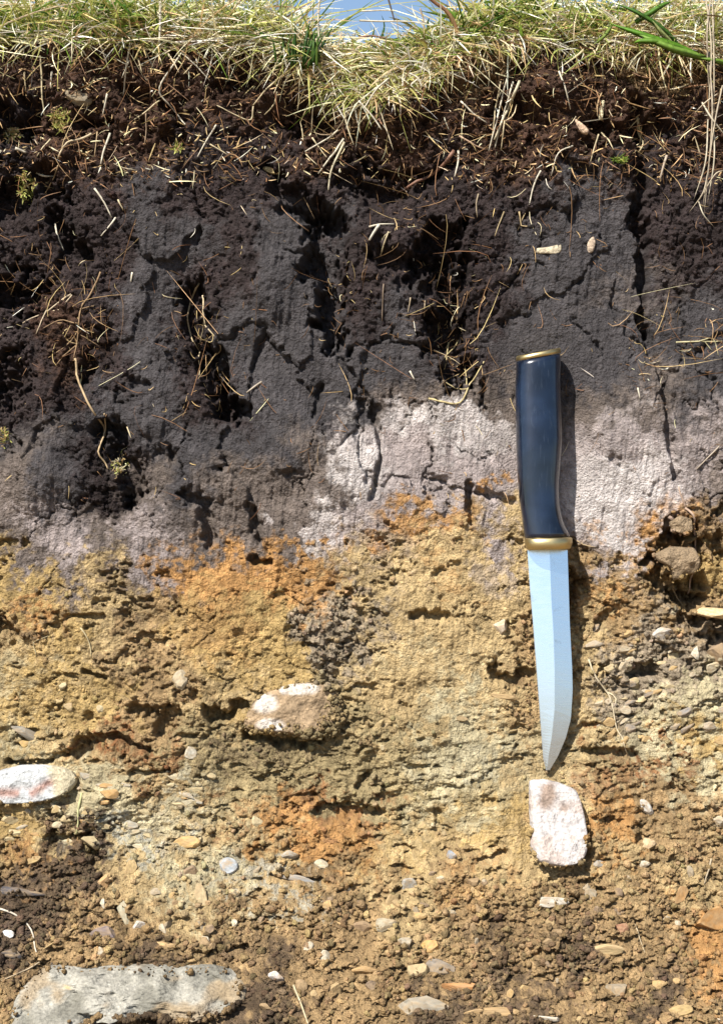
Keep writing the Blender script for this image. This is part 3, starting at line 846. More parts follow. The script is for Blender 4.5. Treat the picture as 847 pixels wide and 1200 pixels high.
def c_white(u, v):
    w = sstep(0.0, .7, fbm(u, v, 22, 701, 3) + .7 - np.hypot((u - 652) / 30, (v - 928) / 20))
    c = mixc((214, 207, 203), (168, 147, 132), w)
    g = sstep(-.2, .6, fbm(u, v, 12, 711, 4, .7)); b_ = sstep(.1, .6, fbm(u, v, 20, 713, 3))
    c = c * (1 - .22 * g)[:, None]
    return c * (1 - .5 * b_)[:, None] + np.array(alb(196, 172, 156)) * (.5 * b_)[:, None]
pillow('white_stone', [(617, 910), (634, 909), (655, 914), (674, 923), (678, 938), (682, 955), (685, 975), (685, 994), (679, 1005), (662, 1010), (640, 1009), (626, 1004), (619, 993), (618, 970), (617, 940)],
       0.009, c_white, 'white stone standing out of the soil directly under the knife tip', 'stone', flat=0.2, seed=1, noise=.0010, facets=2, lift=.007)
def c_half(u, v):
    w = np.maximum.reduce([1 - sstep(.6, 1.1, np.hypot((u - 318) / 18, (v - 849) / 9)), 1 - sstep(.6, 1.2, np.hypot((u - 312) / 14, (v - 822) / 13)),
                           1 - sstep(.6, 1.1, np.hypot((u - 350) / 26, (v - 807) / 7))])
    w = np.clip(w + .5 * fbm(u, v, 9, 721, 2) * (w > .02) * (w < .98), 0, 1)
    return mixc((168, 144, 114), (224, 216, 206), np.clip(w * (.95 + .35 * fbm(u, v, 6, 727, 3, .7)), 0, 1)) * (1 + .3 * (1 - w) * fbm(u, v, 8, 725, 3))[:, None]
pillow('half_buried_stone', [(284, 850), (288, 838), (298, 822), (315, 810), (340, 802), (370, 800), (388, 806), (398, 822), (404, 842), (396, 858), (370, 866), (335, 858), (310, 858), (292, 857)],
       0.006, c_half, 'rounded white stone half covered in brown soil left of centre', 'stone', flat=.45, seed=2, noise=.0020, lift=.0022)
def c_red(u, v):
    d = v - np.interp(u, [0, 40, 60, 92], [926, 928, 915, 908])
    w = np.exp(-(d / 6) ** 2) * sstep(-.6, .2, fbm(u, v, 16, 731, 3) + .2)
    c = mixc((206, 208, 208), (186, 134, 116), np.clip(w * .8, 0, 1)) * (1 - .2 * sstep(-.2, .6, fbm(u, v, 10, 737, 4, .7)))[:, None]
    k = sstep(54, 76, u + 8 * fbm(u, v, 12, 735, 2))[:, None]
    return c * (1 - k) + np.array(alb(202, 190, 160)) * k
pillow('red_veined_stone', [(-22, 922), (-10, 908), (5, 901), (25, 896), (50, 895), (75, 897), (90, 905), (93, 915), (86, 926), (66, 935), (40, 940), (10, 942), (-12, 938)],
       0.008, c_red, 'white stone with red veins at the left edge', 'stone', flat=.42, seed=3, lift=.003)
def c_rock(u, v):
    w = sstep(-.3, .6, fbm(u, v, 30, 741, 4))
    c = mixc((172, 168, 156), (130, 127, 116), w) * (1 + .25 * fbm(u, v, 9, 747, 4, .75))[:, None]
    k = sstep(.25, .6, fbm(u, v, 40, 745, 3))[:, None] * .6
    c = c * (1 - k) + np.array(alb(168, 142, 104)) * k
    y = sstep(0, .5, .55 - np.hypot((u - 82) / 12, (v - 1153) / 8))[:, None]
    return c * (1 - y) + np.array(alb(222, 184, 130)) * y
pillow('grey_rock', [(2, 1215), (12, 1185), (22, 1162), (45, 1140), (60, 1131), (90, 1135), (115, 1135), (150, 1130), (190, 1132), (215, 1134), (245, 1132), (270, 1136), (290, 1150), (286, 1176), (250, 1190), (215, 1196), (185, 1186), (150, 1194), (115, 1188), (95, 1200), (84, 1225), (30, 1230)],
       0.012, c_rock, 'large greenish grey rock at the bottom left corner', 'rock', flat=.20, seed=4, noise=.0055, nseg=120, rings=26, facets=8)
def c_flake(u, v): return np.tile(alb(226, 198, 152), (len(u), 1)) * (1 + .15 * fbm(u, v, 9, 751, 3))[:, None]
pillow('pale_flake', [(809, 718), (818, 711), (840, 712), (862, 714), (880, 720), (862, 727), (840, 724), (822, 722)],
       0.012, c_flake, 'pale tan stone flake jutting out at the right edge', 'stone', flat=.35, seed=5, out=0.004)
def c_clod(u, v): return np.tile(alb(168, 146, 118), (len(u), 1)) * (1 + .2 * fbm(u, v, 8, 761, 3))[:, None]
pillow('earth_clod', [(764, 649), (783, 640), (800, 641), (811, 641), (818, 656), (815, 670), (801, 674), (787, 680), (783, 664), (769, 658)],
       0.008, c_clod, 'brown grey angular clod overhanging a dark hollow right of the knife', 'clod', flat=.3, seed=6, out=0.004, noise=.003, mat=M_SOIL)
pillow('earth_clod', [(782, 612), (795, 604), (808, 608), (810, 622), (798, 626), (786, 622)],
       0.006, c_clod, 'small brown clod above the angular clod right of the knife', 'clod', flat=.35, seed=7, out=0.003, noise=.003, mat=M_SOIL)

# soil sticking to the rims of the big stones
def rim_crumbs(name, label, seed=31):
    r_ = np.random.RandomState(seed)
    A = Acc()
    for ol, nm, so, th_, m_ in OUTLINES:
        per = np.hypot(*(ol - np.roll(ol, 1, 0)).T).sum()
        heavy = nm in ('grey_rock', 'half_buried_stone')
        k = int(per * (5.0 if heavy else .7)) if nm not in ('wood_chip', 'leaf_piece') else 0
        c = ol.mean(0); ext = np.abs(ol - c).max(0)
        for i in r_.randint(len(ol), size=k):
            side = (ol[i, 1] - c[1]) / ext[1] + (.9 if nm == 'half_buried_stone' else .1) * (ol[i, 0] - c[0]) / ext[0]
            wgt = sstep(-.5, .9, side + .5 * fbm(np.array([ol[i, 0]]), np.array([ol[i, 1]]), 14, 841, 2)[0])
            if r_.rand() > .12 + .88 * wgt: continue
            f = 1.04 - abs(r_.randn()) * (.16 if heavy else .05) * (.3 + wgt)
            q = c + (ol[i] - c) * f + r_.randn(2) * 1.2
            z = so + (th_ * max(0, 1 - min(f, 1) ** m_) ** .5 if f < 1 else -.001)
            r = r_.uniform(1.6, 2.6) * .5 * S + r_.rand() ** 4 * 7 * S * .5
            V, F = cut_stone(r_, 4, ICO0, .4, .9, .14)
            A.add(V @ rand_rot(r_).T * r + base(q[0], q[1], z + r_.uniform(-.0004, .0006)), F, np.clip(scol(np.array([q[0]]), np.array([q[1]]))[0] * r_.uniform(.7, 1.15), .003, .9))
    return tag(A.build(name, M_SOIL, smooth=False), label, 'soil crumbs', kind='stuff')
rim_crumbs('rim_crumbs', 'crumbs of earth sticking around the rims of the larger stones')
# ------------------------------------------------------------------ the knife
def metal(name, c, rough, scratch=0.0):
    m, n, l, b = new_mat(name)
    b.inputs['Base Color'].default_value = (*c, 1)
    b.inputs['Metallic'].default_value = 1.0
    tc = n.new('ShaderNodeTexCoord'); mp = n.new('ShaderNodeMapping')
    mp.inputs['Scale'].default_value = (160, 160, 900)
    nz = n.new('ShaderNodeTexNoise'); nz.inputs['Scale'].default_value = 1.0; nz.inputs['Detail'].default_value = 4
    l.new(tc.outputs['Object'], mp.inputs[0]); l.new(mp.outputs[0], nz.inputs['Vector'])
    mr = n.new('ShaderNodeMapRange'); mr.inputs['To Min'].default_value = rough * .75; mr.inputs['To Max'].default_value = rough * 1.3
    l.new(nz.outputs['Fac'], mr.inputs['Value']); l.new(mr.outputs[0], b.inputs['Roughness'])
    bp = n.new('ShaderNodeBump'); bp.inputs['Strength'].default_value = scratch; bp.inputs['Distance'].default_value = 0.0002
    l.new(nz.outputs['Fac'], bp.inputs['Height']); l.new(bp.outputs[0], b.inputs['Normal'])
    return m
M_STEEL = metal('steel', (0.66, 0.78, 0.90), 0.27, 0.0)
def smear(m):
    n, l = m.node_tree.nodes, m.node_tree.links
    b = n['Principled BSDF']; tc = n.new('ShaderNodeTexCoord')
    nz = n.new('ShaderNodeTexNoise'); nz.inputs['Scale'].default_value = 130; nz.inputs['Detail'].default_value = 7; nz.inputs['Roughness'].default_value = .75
    l.new(tc.outputs['Object'], nz.inputs['Vector'])
    mr = n.new('ShaderNodeMapRange'); mr.inputs['From Min'].default_value = .60; mr.inputs['From Max'].default_value = .78; mr.inputs['To Max'].default_value = .7
    l.new(nz.outputs['Fac'], mr.inputs['Value'])
    mix = n.new('ShaderNodeMix'); mix.data_type = 'RGBA'
    mix.inputs[6].default_value = b.inputs['Base Color'].default_value; mix.inputs[7].default_value = (0.22, 0.17, 0.12, 1)
    l.new(mr.outputs[0], mix.inputs[0]); l.new(mix.outputs[2], b.inputs['Base Color'])
smear(M_STEEL)
M_BRASS = metal('brass', (0.50, 0.40, 0.20), 0.40, 0.12)
def handle_mat():
    m, n, l, b = new_mat('dark_blue_handle')
    tc = n.new('ShaderNodeTexCoord')
    nz = n.new('ShaderNodeTexNoise'); nz.inputs['Scale'].default_value = 60; nz.inputs['Detail'].default_value = 5
    l.new(tc.outputs['Object'], nz.inputs['Vector'])
    cr = n.new('ShaderNodeValToRGB')
    cr.color_ramp.elements[0].position = .35; cr.color_ramp.elements[0].color = (0.002, 0.004, 0.009, 1)
    cr.color_ramp.elements[1].position = .75; cr.color_ramp.elements[1].color = (0.007, 0.015, 0.036, 1)
    l.new(nz.outputs['Fac'], cr.inputs[0]); l.new(cr.outputs[0], b.inputs['Base Color'])
    mr = n.new('ShaderNodeMapRange'); mr.inputs['To Min'].default_value = .12; mr.inputs['To Max'].default_value = .30
    l.new(nz.outputs['Fac'], mr.inputs['Value']); l.new(mr.outputs[0], b.inputs['Roughness'])
    mp = n.new('ShaderNodeMapping'); mp.inputs['Scale'].default_value = (900, 900, 70); mp.inputs['Rotation'].default_value = (0, .35, 0)
    sc = n.new('ShaderNodeTexNoise'); sc.inputs['Scale'].default_value = 1.0; sc.inputs['Detail'].default_value = 5
    l.new(tc.outputs['Object'], mp.inputs[0]); l.new(mp.outputs[0], sc.inputs['Vector'])
    ms = n.new('ShaderNodeMapRange'); ms.inputs['From Min'].default_value = .58; ms.inputs['From Max'].default_value = .75; ms.inputs['To Max'].default_value = .16
    l.new(sc.outputs['Fac'], ms.inputs['Value'])
    mx = n.new('ShaderNodeMix'); mx.data_type = 'RGBA'
    l.new(ms.outputs[0], mx.inputs[0]); l.new(cr.outputs[0], mx.inputs[6]); mx.inputs[7].default_value = (0.07, 0.09, 0.12, 1)
    l.new(mx.outputs[2], b.inputs['Base Color'])
    b.inputs['Specular IOR Level'].default_value = 0.45
    b.inputs['Coat Weight'].default_value = 0.5; b.inputs['Coat Roughness'].default_value = 0.2
    return m
M_HANDLE = handle_mat()

def kpt(u, v, out):
    """point `out` metres in front of the knife's bed"""
    p = float(kplane(v)); k = (D - p - out) / D
    return ((u - CU) * S * k, -p - out, ZC - (v - CV) * S * k)
kroot = kpt(645, 905, 0.0)
knife = empty('knife', kroot)
tag(knife, 'sheath knife with dark blue handle and brass fittings hanging point down on the soil', 'knife')
def kbuild(name, V, F, mat, parent=knife, smooth=True, bevel=0):
    V = np.array(V) - np.array(kroot)
    me = bpy.data.meshes.new(name); me.from_pydata([tuple(v) for v in V], [], [tuple(f) for f in F]); me.update()
    for p in me.polygons: p.use_smooth = smooth
    o = link(name, me, mat, parent)
    if bevel:
        m = o.modifiers.new('bevel', 'BEVEL'); m.width = bevel; m.segments = 3; m.limit_method = 'ANGLE'
    return o
def loft(secs, n=48, facet=0.0):
    """secs: list of (uL, vL, uR, vR, centre out, half thickness, squareness)"""
    V = []; F = []
    for (ul, vl, ur, vr, co, ht, sq) in secs:
        for i in range(n):
            a = 2 * math.pi * i / n
            ca, sa = math.cos(a), math.sin(a)
            e = 2.0 / sq
            x = math.copysign(abs(ca) ** e, ca); y = math.copysign(abs(sa) ** e, sa)
            t = (x + 1) / 2
            V.append(kpt(ul + (ur - ul) * t, vl + (vr - vl) * t, co + ht * y))
    m = len(secs)
    for k in range(m - 1):
        for i in range(n):
            j = (i + 1) % n
            F.append((k * n + i, k * n + j, (k + 1) * n + j, (k + 1) * n + i))
    F.append(tuple(range(n - 1, -1, -1))); F.append(tuple((m - 1) * n + i for i in range(n)))
    return V, F
hl = np.array([(604.5, 424), (603.5, 455), (603.6, 490), (604.4, 520), (606, 560), (608.5, 590), (611, 606), (614.5, 631)])
hr = np.array([(656.5, 414), (656.5, 450), (658.0, 489), (658.8, 515), (656.8, 545), (654.8, 570), (655.5, 592), (659.5, 612), (668, 629)])
secs = []
for t in np.linspace(0, 1, 40):
    vl = 424 + t * (631 - 424); vr = 414 + t * (629 - 414)
    ul = np.interp(vl, hl[:, 1], hl[:, 0]); ur = np.interp(vr, hr[:, 1], hr[:, 0])
    ht = np.interp(t, [0, .2, .5, .75, 1], [.0108, .0112, .0118, .0104, .0104])
    secs.append((ul, vl, ur, vr, 0.0112, ht, 2.35))
for i in range(2, 38):   # soften the outline
    a, b, c = secs[i - 1], secs[i], secs[i + 1]
    secs[i] = tuple((x + 2 * y + z) / 4 for x, y, z in zip(a, b, c))
V, F = loft(secs); hd = kbuild('handle', V, F, M_HANDLE)
hd['label'] = 'dark blue polished handle'
V, F = loft([(606, 417, 655, 407.5, .0112, .0100, 2.25), (604.6, 418.5, 656.6, 408.6, .0112, .0108, 2.25), (604.0, 423.2, 657.0, 413.4, .0112, .0111, 2.25)])
kbuild('butt_cap', V, F, M_BRASS)['label'] = 'brass cap on the butt of the handle'
V, F = loft([(614.6, 631.4, 668.4, 629.6, .0110, .0106, 2.4), (614.2, 632.5, 670.2, 630.8, .0110, .0112, 2.4), (614.4, 637, 670.4, 636.0, .0110, .0114, 2.4), (615.8, 642.5, 668.4, 641.8, .0110, .0108, 2.4), (618, 644.6, 666.5, 644.0, .0110, .0096, 2.4)])
kbuild('bolster', V, F, M_BRASS)['label'] = 'rounded brass bolster between handle and blade'
sp = np.array([(617.5, 643), (620.5, 690), (624, 730), (628.4, 788), (632, 836), (636.2, 890), (639.5, 902)])
ed = np.array([(664.5, 643), (666, 690), (667.2, 730), (670, 783), (670.6, 810), (668.4, 843), (662.5, 865), (653.5, 886), (643.5, 903)])
gr = np.array([(643.5, 643), (645.5, 700), (648, 740), (649.5, 785), (649.5, 830), (646.5, 860), (642.5, 885), (640.5, 902)])
V = []; F = []
vsn = np.r_[np.linspace(643, 840, 26), np.linspace(846, 902.5, 18)]
for v in vsn:
    a = np.interp(v, sp[:, 1], sp[:, 0]); b_ = np.interp(v, ed[:, 1], ed[:, 0]); g = np.interp(v, gr[:, 1], gr[:, 0])
    g = min(max(g, a + .3), b_ - .2)
    tt = (v - 643) / (905 - 643)
    co = .0096 - .0042 * tt - .0028 * tt ** 4
    th = .0019 - .0014 * tt ** 5
    V += [kpt(a, v, co - th * .75), kpt(a, v, co + th * .05), kpt(a + .8, v, co + th * .18), kpt(g, v, co + th * 1.0), kpt(b_, v, co + .00012), kpt(b_, v, co - .00012), kpt(g, v, co - th)]
    V[-7:] = [tuple(x) for x in V[-7:]]
n = 7
for k in range(len(vsn) - 1):
    for i in range(n):
        j = (i + 1) % n
        F.append((k * n + i, k * n + j, (k + 1) * n + j, (k + 1) * n + i))
F.append(tuple(range(n - 1, -1, -1))); F.append(tuple((len(vsn) - 1) * n + i for i in range(n)))
bl = kbuild('blade', V, F, M_STEEL, smooth=False)
bl['label'] = 'bright steel blade pointing down'

# ------------------------------------------------------------------ straws, roots, stems
def spline(pts, n):
    p = np.array(pts, float)
    if len(p) == 2: 
        t = np.linspace(0, 1, n)[:, None]; return p[0] * (1 - t) + p[1] * t
    q = np.vstack([2 * p[0] - p[1], p, 2 * p[-1] - p[-2]])
    out = []
    ts = np.linspace(0, len(p) - 1, n)
    for t in ts:
        i = min(int(t), len(p) - 2); f = t - i
        a, b, c, d = q[i], q[i + 1], q[i + 2], q[i + 3]
        out.append(.5 * ((2 * b) + (c - a) * f + (2 * a - 5 * b + 4 * c - d) * f * f + (3 * b - a - 3 * c + d) * f ** 3))
    return np.array(out)
def tube(W, r, sides=5):
    """W (n,3) world points, r (n,) radii"""
    T = np.gradient(W, axis=0); T /= np.linalg.norm(T, axis=1)[:, None] + 1e-12
    ref = np.array([0, 1.0, 0.02])
    A = np.cross(T, ref); A /= np.linalg.norm(A, axis=1)[:, None] + 1e-12
    B = np.cross(T, A)
    V = []
    for k in range(sides):
        a = 2 * math.pi * k / sides
        V.append(W + (A * math.cos(a) + B * math.sin(a)) * r[:, None])
    V = np.stack(V, 1).reshape(-1, 3); n = len(W)
    F = []
    for i in range(n - 1):
        for k in range(sides):
            j = (k + 1) % sides
            a, b, c, d = i * sides + k, i * sides + j, (i + 1) * sides + j, (i + 1) * sides + k
            F += [(a, b, c), (a, c, d)]
    for k in range(1, sides - 1):
        F += [(0, k + 1, k), ((n - 1) * sides, (n - 1) * sides + k, (n - 1) * sides + k + 1)]
    return V, np.array(F)
def wall_path(pts, n, lift, wob=0.0, sm=3, seed=0):
    q = spline(pts, n)
    if wob:
        t = np.arange(n) * 1.0
        q[:, 0] += wob * fbm(t, t * 0 + seed, 4, 801, 2); q[:, 1] += wob * fbm(t, t * 0 + seed + 50, 4, 811, 2)
    hh = hgt(q[:, 0], q[:, 1])
    y = hh.copy()
    for _ in range(sm):
        e = np.r_[y[0], y, y[-1]]
        y = np.maximum((e[:-2] + e[1:-1] + e[2:]) / 3, hh - 0.0004)
    return base(q[:, 0], q[:, 1], y + lift), q
def strand(name, pts, width, color, label, cat, group=None, taper=(1, .6), n=None, lift=None, wob=0.6, mat=None, parent=None, branches=()):
    L = sum(math.dist(a, b) for a, b in zip(pts[:-1], pts[1:]))
    n = n or max(5, min(22, int(L / 5)))
    width = width * 1.0
    A = Acc()
    for k, bp in enumerate([pts] + list(branches)):
        Lb = sum(math.dist(a, b) for a, b in zip(bp[:-1], bp[1:]))
        nb = max(5, min(22, int(Lb / 5)))
        r = width * .5 * S * np.linspace(taper[0], taper[1], nb) * (1 if k == 0 else .7)
        W, _ = wall_path(bp, nb, (width * .6 * S + (.0012 if pts[0][1] < 200 else 0) if lift is None else lift), wob, seed=len(label) * 3.7 + k * 11 + bp[0][0] * .13)
        V, F = tube(W, r)
        j = np.repeat(1 + .25 * (np.random.RandomState(int(bp[0][0] * 7 + bp[0][1])).rand(nb) - .5), 5)
        A.add(V, F, np.array(alb(*color))[None] * j[:, None])
    o = A.build(name, mat or M_STRAW, parent)
    return tag(o, label, cat, group) if parent is None else o
STRAW = (226, 208, 168); BLEACH = (236, 226, 202); ROOTC = (196, 168, 128); BROWN = (140, 104, 76)
STR = [
 # points, width, colour, label
 ([(223, 48), (205, 78), (188, 107), (203, 128), (218, 147)], 2.6, BLEACH, 'long pale straw bent like an elbow below the grass at left centre'),
 ([(188, 117), (172, 130), (157, 140)], 2.0, STRAW, 'short straw branching left from the bent elbow straw'),
 ([(216, 66), (232, 80), (246, 94)], 2.0, BLEACH, 'short straw right of the bent elbow straw, slanting down to the right'),
 ([(229, 74), (216, 89)], 1.8, STRAW, 'tiny straw crossing the short slanting straw below the grass'),
 ([(254, 147), (242, 168), (231, 188)], 2.2, BLEACH, 'straight pale straw leaning left in the root mat left of centre'),
 ([(246, 170), (258, 176), (269, 183)], 1.8, STRAW, 'short straw crossing at the foot of the straight leaning straw'),
 ([(327, 91), (312, 108), (297, 124)], 2.4, STRAW, 'pale straw leaning left under the green tuft'),
 ([(297, 124), (293, 140), (275, 134), (254, 124)], 2.0, STRAW, 'hooked straw under the one that leans below the green tuft'),
 ([(325, 109), (322, 122), (310, 133)], 2.0, STRAW, 'short straw right of the hooked straw below the green tuft'),
 ([(129, 156), (124, 175), (119, 193)], 3.0, BLEACH, 'stout pale straw standing upright in the peat at upper left'),
 ([(115, 154), (112, 185)], 1.8, ROOTC, 'thin brownish straw just left of the stout upright straw'),
 ([(108, 157), (95, 165), (81, 170), (71, 190)], 3.2, (216, 196, 160), 'thick bent root stub left of the stout upright straw'),
 ([(112, 222), (123, 238), (131, 255)], 2.6, BLEACH, 'pale straw slanting down right on the dark peat at left, upper of two'),
 ([(136, 255), (127, 267), (119, 277)], 2.4, BLEACH, 'pale straw slanting down left on the dark peat at left, lower of two'),
 ([(140, 235), (145, 247)], 2.2, STRAW, 'short straw fleck right of the two slanting straws on the peat'),
 ([(48, 66), (50, 100), (52, 135)], 2.6, (214, 198, 160), 'long straw hanging straight down at the far left'),
 ([(30, 85), (31, 108)], 2.2, (190, 170, 134), 'short straw hanging left of the long straight one at far left'),
 ([(61, 84), (62, 106)], 2.4, BLEACH, 'short pale straw hanging right of the long straight one at far left'),
 ([(80, 40), (95, 58), (110, 76)], 2.2, BLEACH, 'straw slanting down right out of the grass at left'),
 ([(117, 46), (123, 66), (129, 84)], 2.4, BLEACH, 'straw hanging from the grass next to the slanting straw at left'),
 ([(154, 54), (148, 82), (142, 109)], 2.6, BLEACH, 'forked pale straw hanging under the grass at left', [[(152, 72), (143, 92)]]),
 ([(127, 112), (122, 137)], 2.6, BLEACH, 'short bright straw below the forked pale straw'),
 ([(162, 70), (168, 86)], 2.2, STRAW, 'short straw right of the forked pale straw'),
 ([(172, 130), (171, 150), (170, 168)], 1.8, (170, 146, 118), 'thin dark straw hanging in the root mat below the elbow straw'),
 ([(180, 56), (188, 68), (193, 81)], 2.4, STRAW, 'straw hanging left of the elbow straw at the turf edge'),
 ([(62, 166), (54, 176), (47, 186)], 2.0, STRAW, 'thin curved straw left of the thick root stub'),
 ([(60, 258), (68, 280), (73, 292)], 2.4, BLEACH, 'pale root tip in the dark hollow at far left'),
 ([(70, 196), (60, 210), (50, 222)], 1.8, ROOTC, 'thin root curving down left above the hollow at far left'),
 ([(22, 178), (34, 182)], 4, (206, 196, 176), 'short pale flake of straw lying level at far left'),
 ([(41, 200), (50, 204), (62, 203)], 3, BLEACH, 'small forked white straw above the moss clump at far left'),
 ([(396, 152), (378, 166), (358, 178)], 2.4, BLEACH, 'pale straw spreading left from the hanging tuft above centre'),
 ([(403, 162), (388, 184), (373, 203)], 3.0, BLEACH, 'stout pale straw hanging down left from the tuft above centre'),
 ([(404, 166), (394, 186), (387, 203), (385, 222)], 3.2, (228, 216, 184), 'longest straw hanging from the tuft above centre'),
 ([(366, 162), (383, 186)], 2.0, STRAW, 'thin straw crossing behind the hanging tuft above centre'),
 ([(359, 180), (364, 186), (372, 194)], 1.8, STRAW, 'short straw at the left end of the spreading straw'),
 ([(595, 89), (585, 125), (572, 178)], 2.6, BLEACH, 'leftmost stem of the pale bundle hanging right of centre'),
 ([(600, 98), (588, 140), (579, 175)], 2.6, BLEACH, 'middle stem of the pale bundle hanging right of centre'),
 ([(607, 98), (598, 122), (588, 142), (578, 166)], 4.0, (224, 212, 180), 'thickest stem of the pale bundle hanging right of centre'),
 ([(586, 98), (578, 140), (574, 172)], 2.2, STRAW, 'thin stem at the left of the pale bundle right of centre'),
 ([(592, 130), (586, 178)], 2.2, STRAW, 'short lower stem of the pale bundle right of centre'),
 ([(539, 122), (553, 136), (569, 147)], 2.4, BLEACH, 'straw slanting down into the pale bundle from the left'),
 ([(537, 161), (553, 170), (568, 176)], 2.4, (214, 180, 150), 'brownish straw below the slanting one left of the pale bundle'),
 ([(531, 178), (520, 192), (501, 203), (482, 214), (465, 221)], 5.0, (150, 112, 92), 'reddish brown twig slanting across the dark peat above centre'),
 ([(537, 176), (536, 192), (532, 208)], 3.2, BLEACH, 'upright pale stem at the upper end of the reddish twig'),
 ([(670, 173), (652, 183), (643, 209)], 2.0, BLEACH, 'thin bent straw left of the dark diagonal slit'),
 ([(632, 203), (624, 218), (618, 243)], 2.6, BLEACH, 'pale bent straw on the smooth peat right of centre'),
 ([(652, 89), (660, 112), (666, 132)], 2.4, BLEACH, 'pale straw hanging straight below the grass right of centre'),
 ([(640, 30), (660, 62), (681, 84)], 2.2, BLEACH, 'long straw slanting down right in front of the grass at right'),
 ([(701, 157), (696, 172), (691, 190)], 2.2, STRAW, 'left leg of the straw fork below the turf at right'),
 ([(706, 153), (712, 165), (717, 177)], 2.2, STRAW, 'right leg of the straw fork below the turf at right'),
 ([(749, 132), (752, 148), (757, 158), (755, 168), (750, 175)], 3.0, (206, 190, 150), 'pale curling root over the dark vertical slit at right'),
 ([(780, 183), (776, 198), (773, 211)], 3.4, (206, 186, 164), 'tapered pale stub right of the vertical slit'),
 ([(607, 249), (609, 258), (612, 266), (625, 265)], 2.2, (212, 186, 140), 'small yellowish straw cross on the smooth peat right of centre', [[(615, 250), (606, 270)]]),
 ([(432, 268), (445, 265), (461, 265)], 2.6, BLEACH, 'level pale straw at the middle of the peat'),
 ([(444, 266), (438, 275), (433, 284)], 4.4, (222, 214, 196), 'broad pale leaf piece hanging from the level straw'),
 ([(455, 274), (450, 288), (446, 300)], 2.2, STRAW, 'thin straw right of the broad pale leaf piece'),
 ([(590, 249), (585, 262), (579, 278)], 2.0, (180, 160, 120), 'thin dull straw left of the small straw cross'),
 ([(560, 229), (557, 240), (558, 256)], 2.2, (190, 170, 140), 'short dull straw between the twig and the smooth peat'),
 ([(845, 60), (820, 68)], 2.6, (206, 176, 120), 'level straw at the right edge of the turf'),
 ([(793, 401), (820, 400), (847, 399)], 2.2, (214, 204, 160), 'level pale straw at the right edge beside the smooth peat', [[(824, 398), (834, 410)], [(818, 400), (836, 396), (842, 416)]]),
 ([(841, 523), (828, 536), (815, 549)], 2.0, (196, 180, 160), 'thin straw slanting over the pale band at the right edge'),
 ([(46, 1131), (24, 1142), (0, 1152)], 2.0, (206, 186, 154), 'straw lying at the left end of the big grey rock'),
 ([(91, 1085), (72, 1099), (51, 1113)], 2.2, (196, 168, 120), 'tan straw lying above the big grey rock'),
 ([(58, 1131), (70, 1154), (84, 1177)], 3.2, (92, 82, 72), 'dark thin twig leaning on the big grey rock'),
 ([(97, 928), (94, 945), (93, 960), (90, 976)], 3.2, (196, 192, 140), 'pale green stem standing right of the red veined stone'),
 ([(344, 1154), (353, 1176), (361, 1197)], 2.6, (222, 206, 168), 'pale straw leaning right of the round white pebble at the bottom'),
 ([(833, 1007), (829, 1020), (825, 1036)], 2.4, (204, 186, 156), 'short straw standing near the right edge below the white stone level'),
 ([(744, 1083), (750, 1100), (756, 1118)], 1.6, (206, 186, 150), 'thin straw at lower right beside the long tan stone'),
 ([(671, 630), (684, 638), (698, 641)], 1.6, (206, 180, 140), 'thin thread of root at the right end of the brass bolster'),
 ([(307, 447), (298, 453), (289, 460)], 2.8, (206, 190, 168), 'short pale straw on the grey peat left of centre'),
 ([(155, 319), (153, 330)], 2.8, BLEACH, 'tiny white straw on the grey peat at left'),
 ([(150, 500), (156, 514)], 1.8, STRAW, 'tiny straw on the grey peat right of the long root'),
 ([(545, 345), (540, 362)], 1.8, (190, 150, 110), 'thin reddish straw in the central crevice'),
 ([(480, 350), (478, 372)], 1.8, (190, 170, 140), 'short upright straw left of the central crevice'),
 ([(449, 335), (447, 376)], 1.8, (150, 130, 110), 'thin straw hanging down the peat left of the central crevice'),
 ([(497, 354), (497, 371)], 1.8, (190, 170, 140), 'second short upright straw beside the central crevice'),
 ([(480, 435), (486, 445)], 2.4, BLEACH, 'tiny pale fleck of straw above the pale band left of the knife'),
 ([(745, 455), (747, 468)], 2.2, BLEACH, 'tiny pale fleck of straw at the top of the pale band right of the knife'),
]
for r in STR:
    strand('dry_straw' if 'twig' not in r[3] and 'root' not in r[3] else ('twig' if 'twig' in r[3] else 'root'), r[0], r[1], r[2], r[3],
           'straw' if 'twig' not in r[3] and 'root' not in r[3] else ('twig' if 'twig' in r[3] else 'root'), branches=r[4] if len(r) > 4 else ())
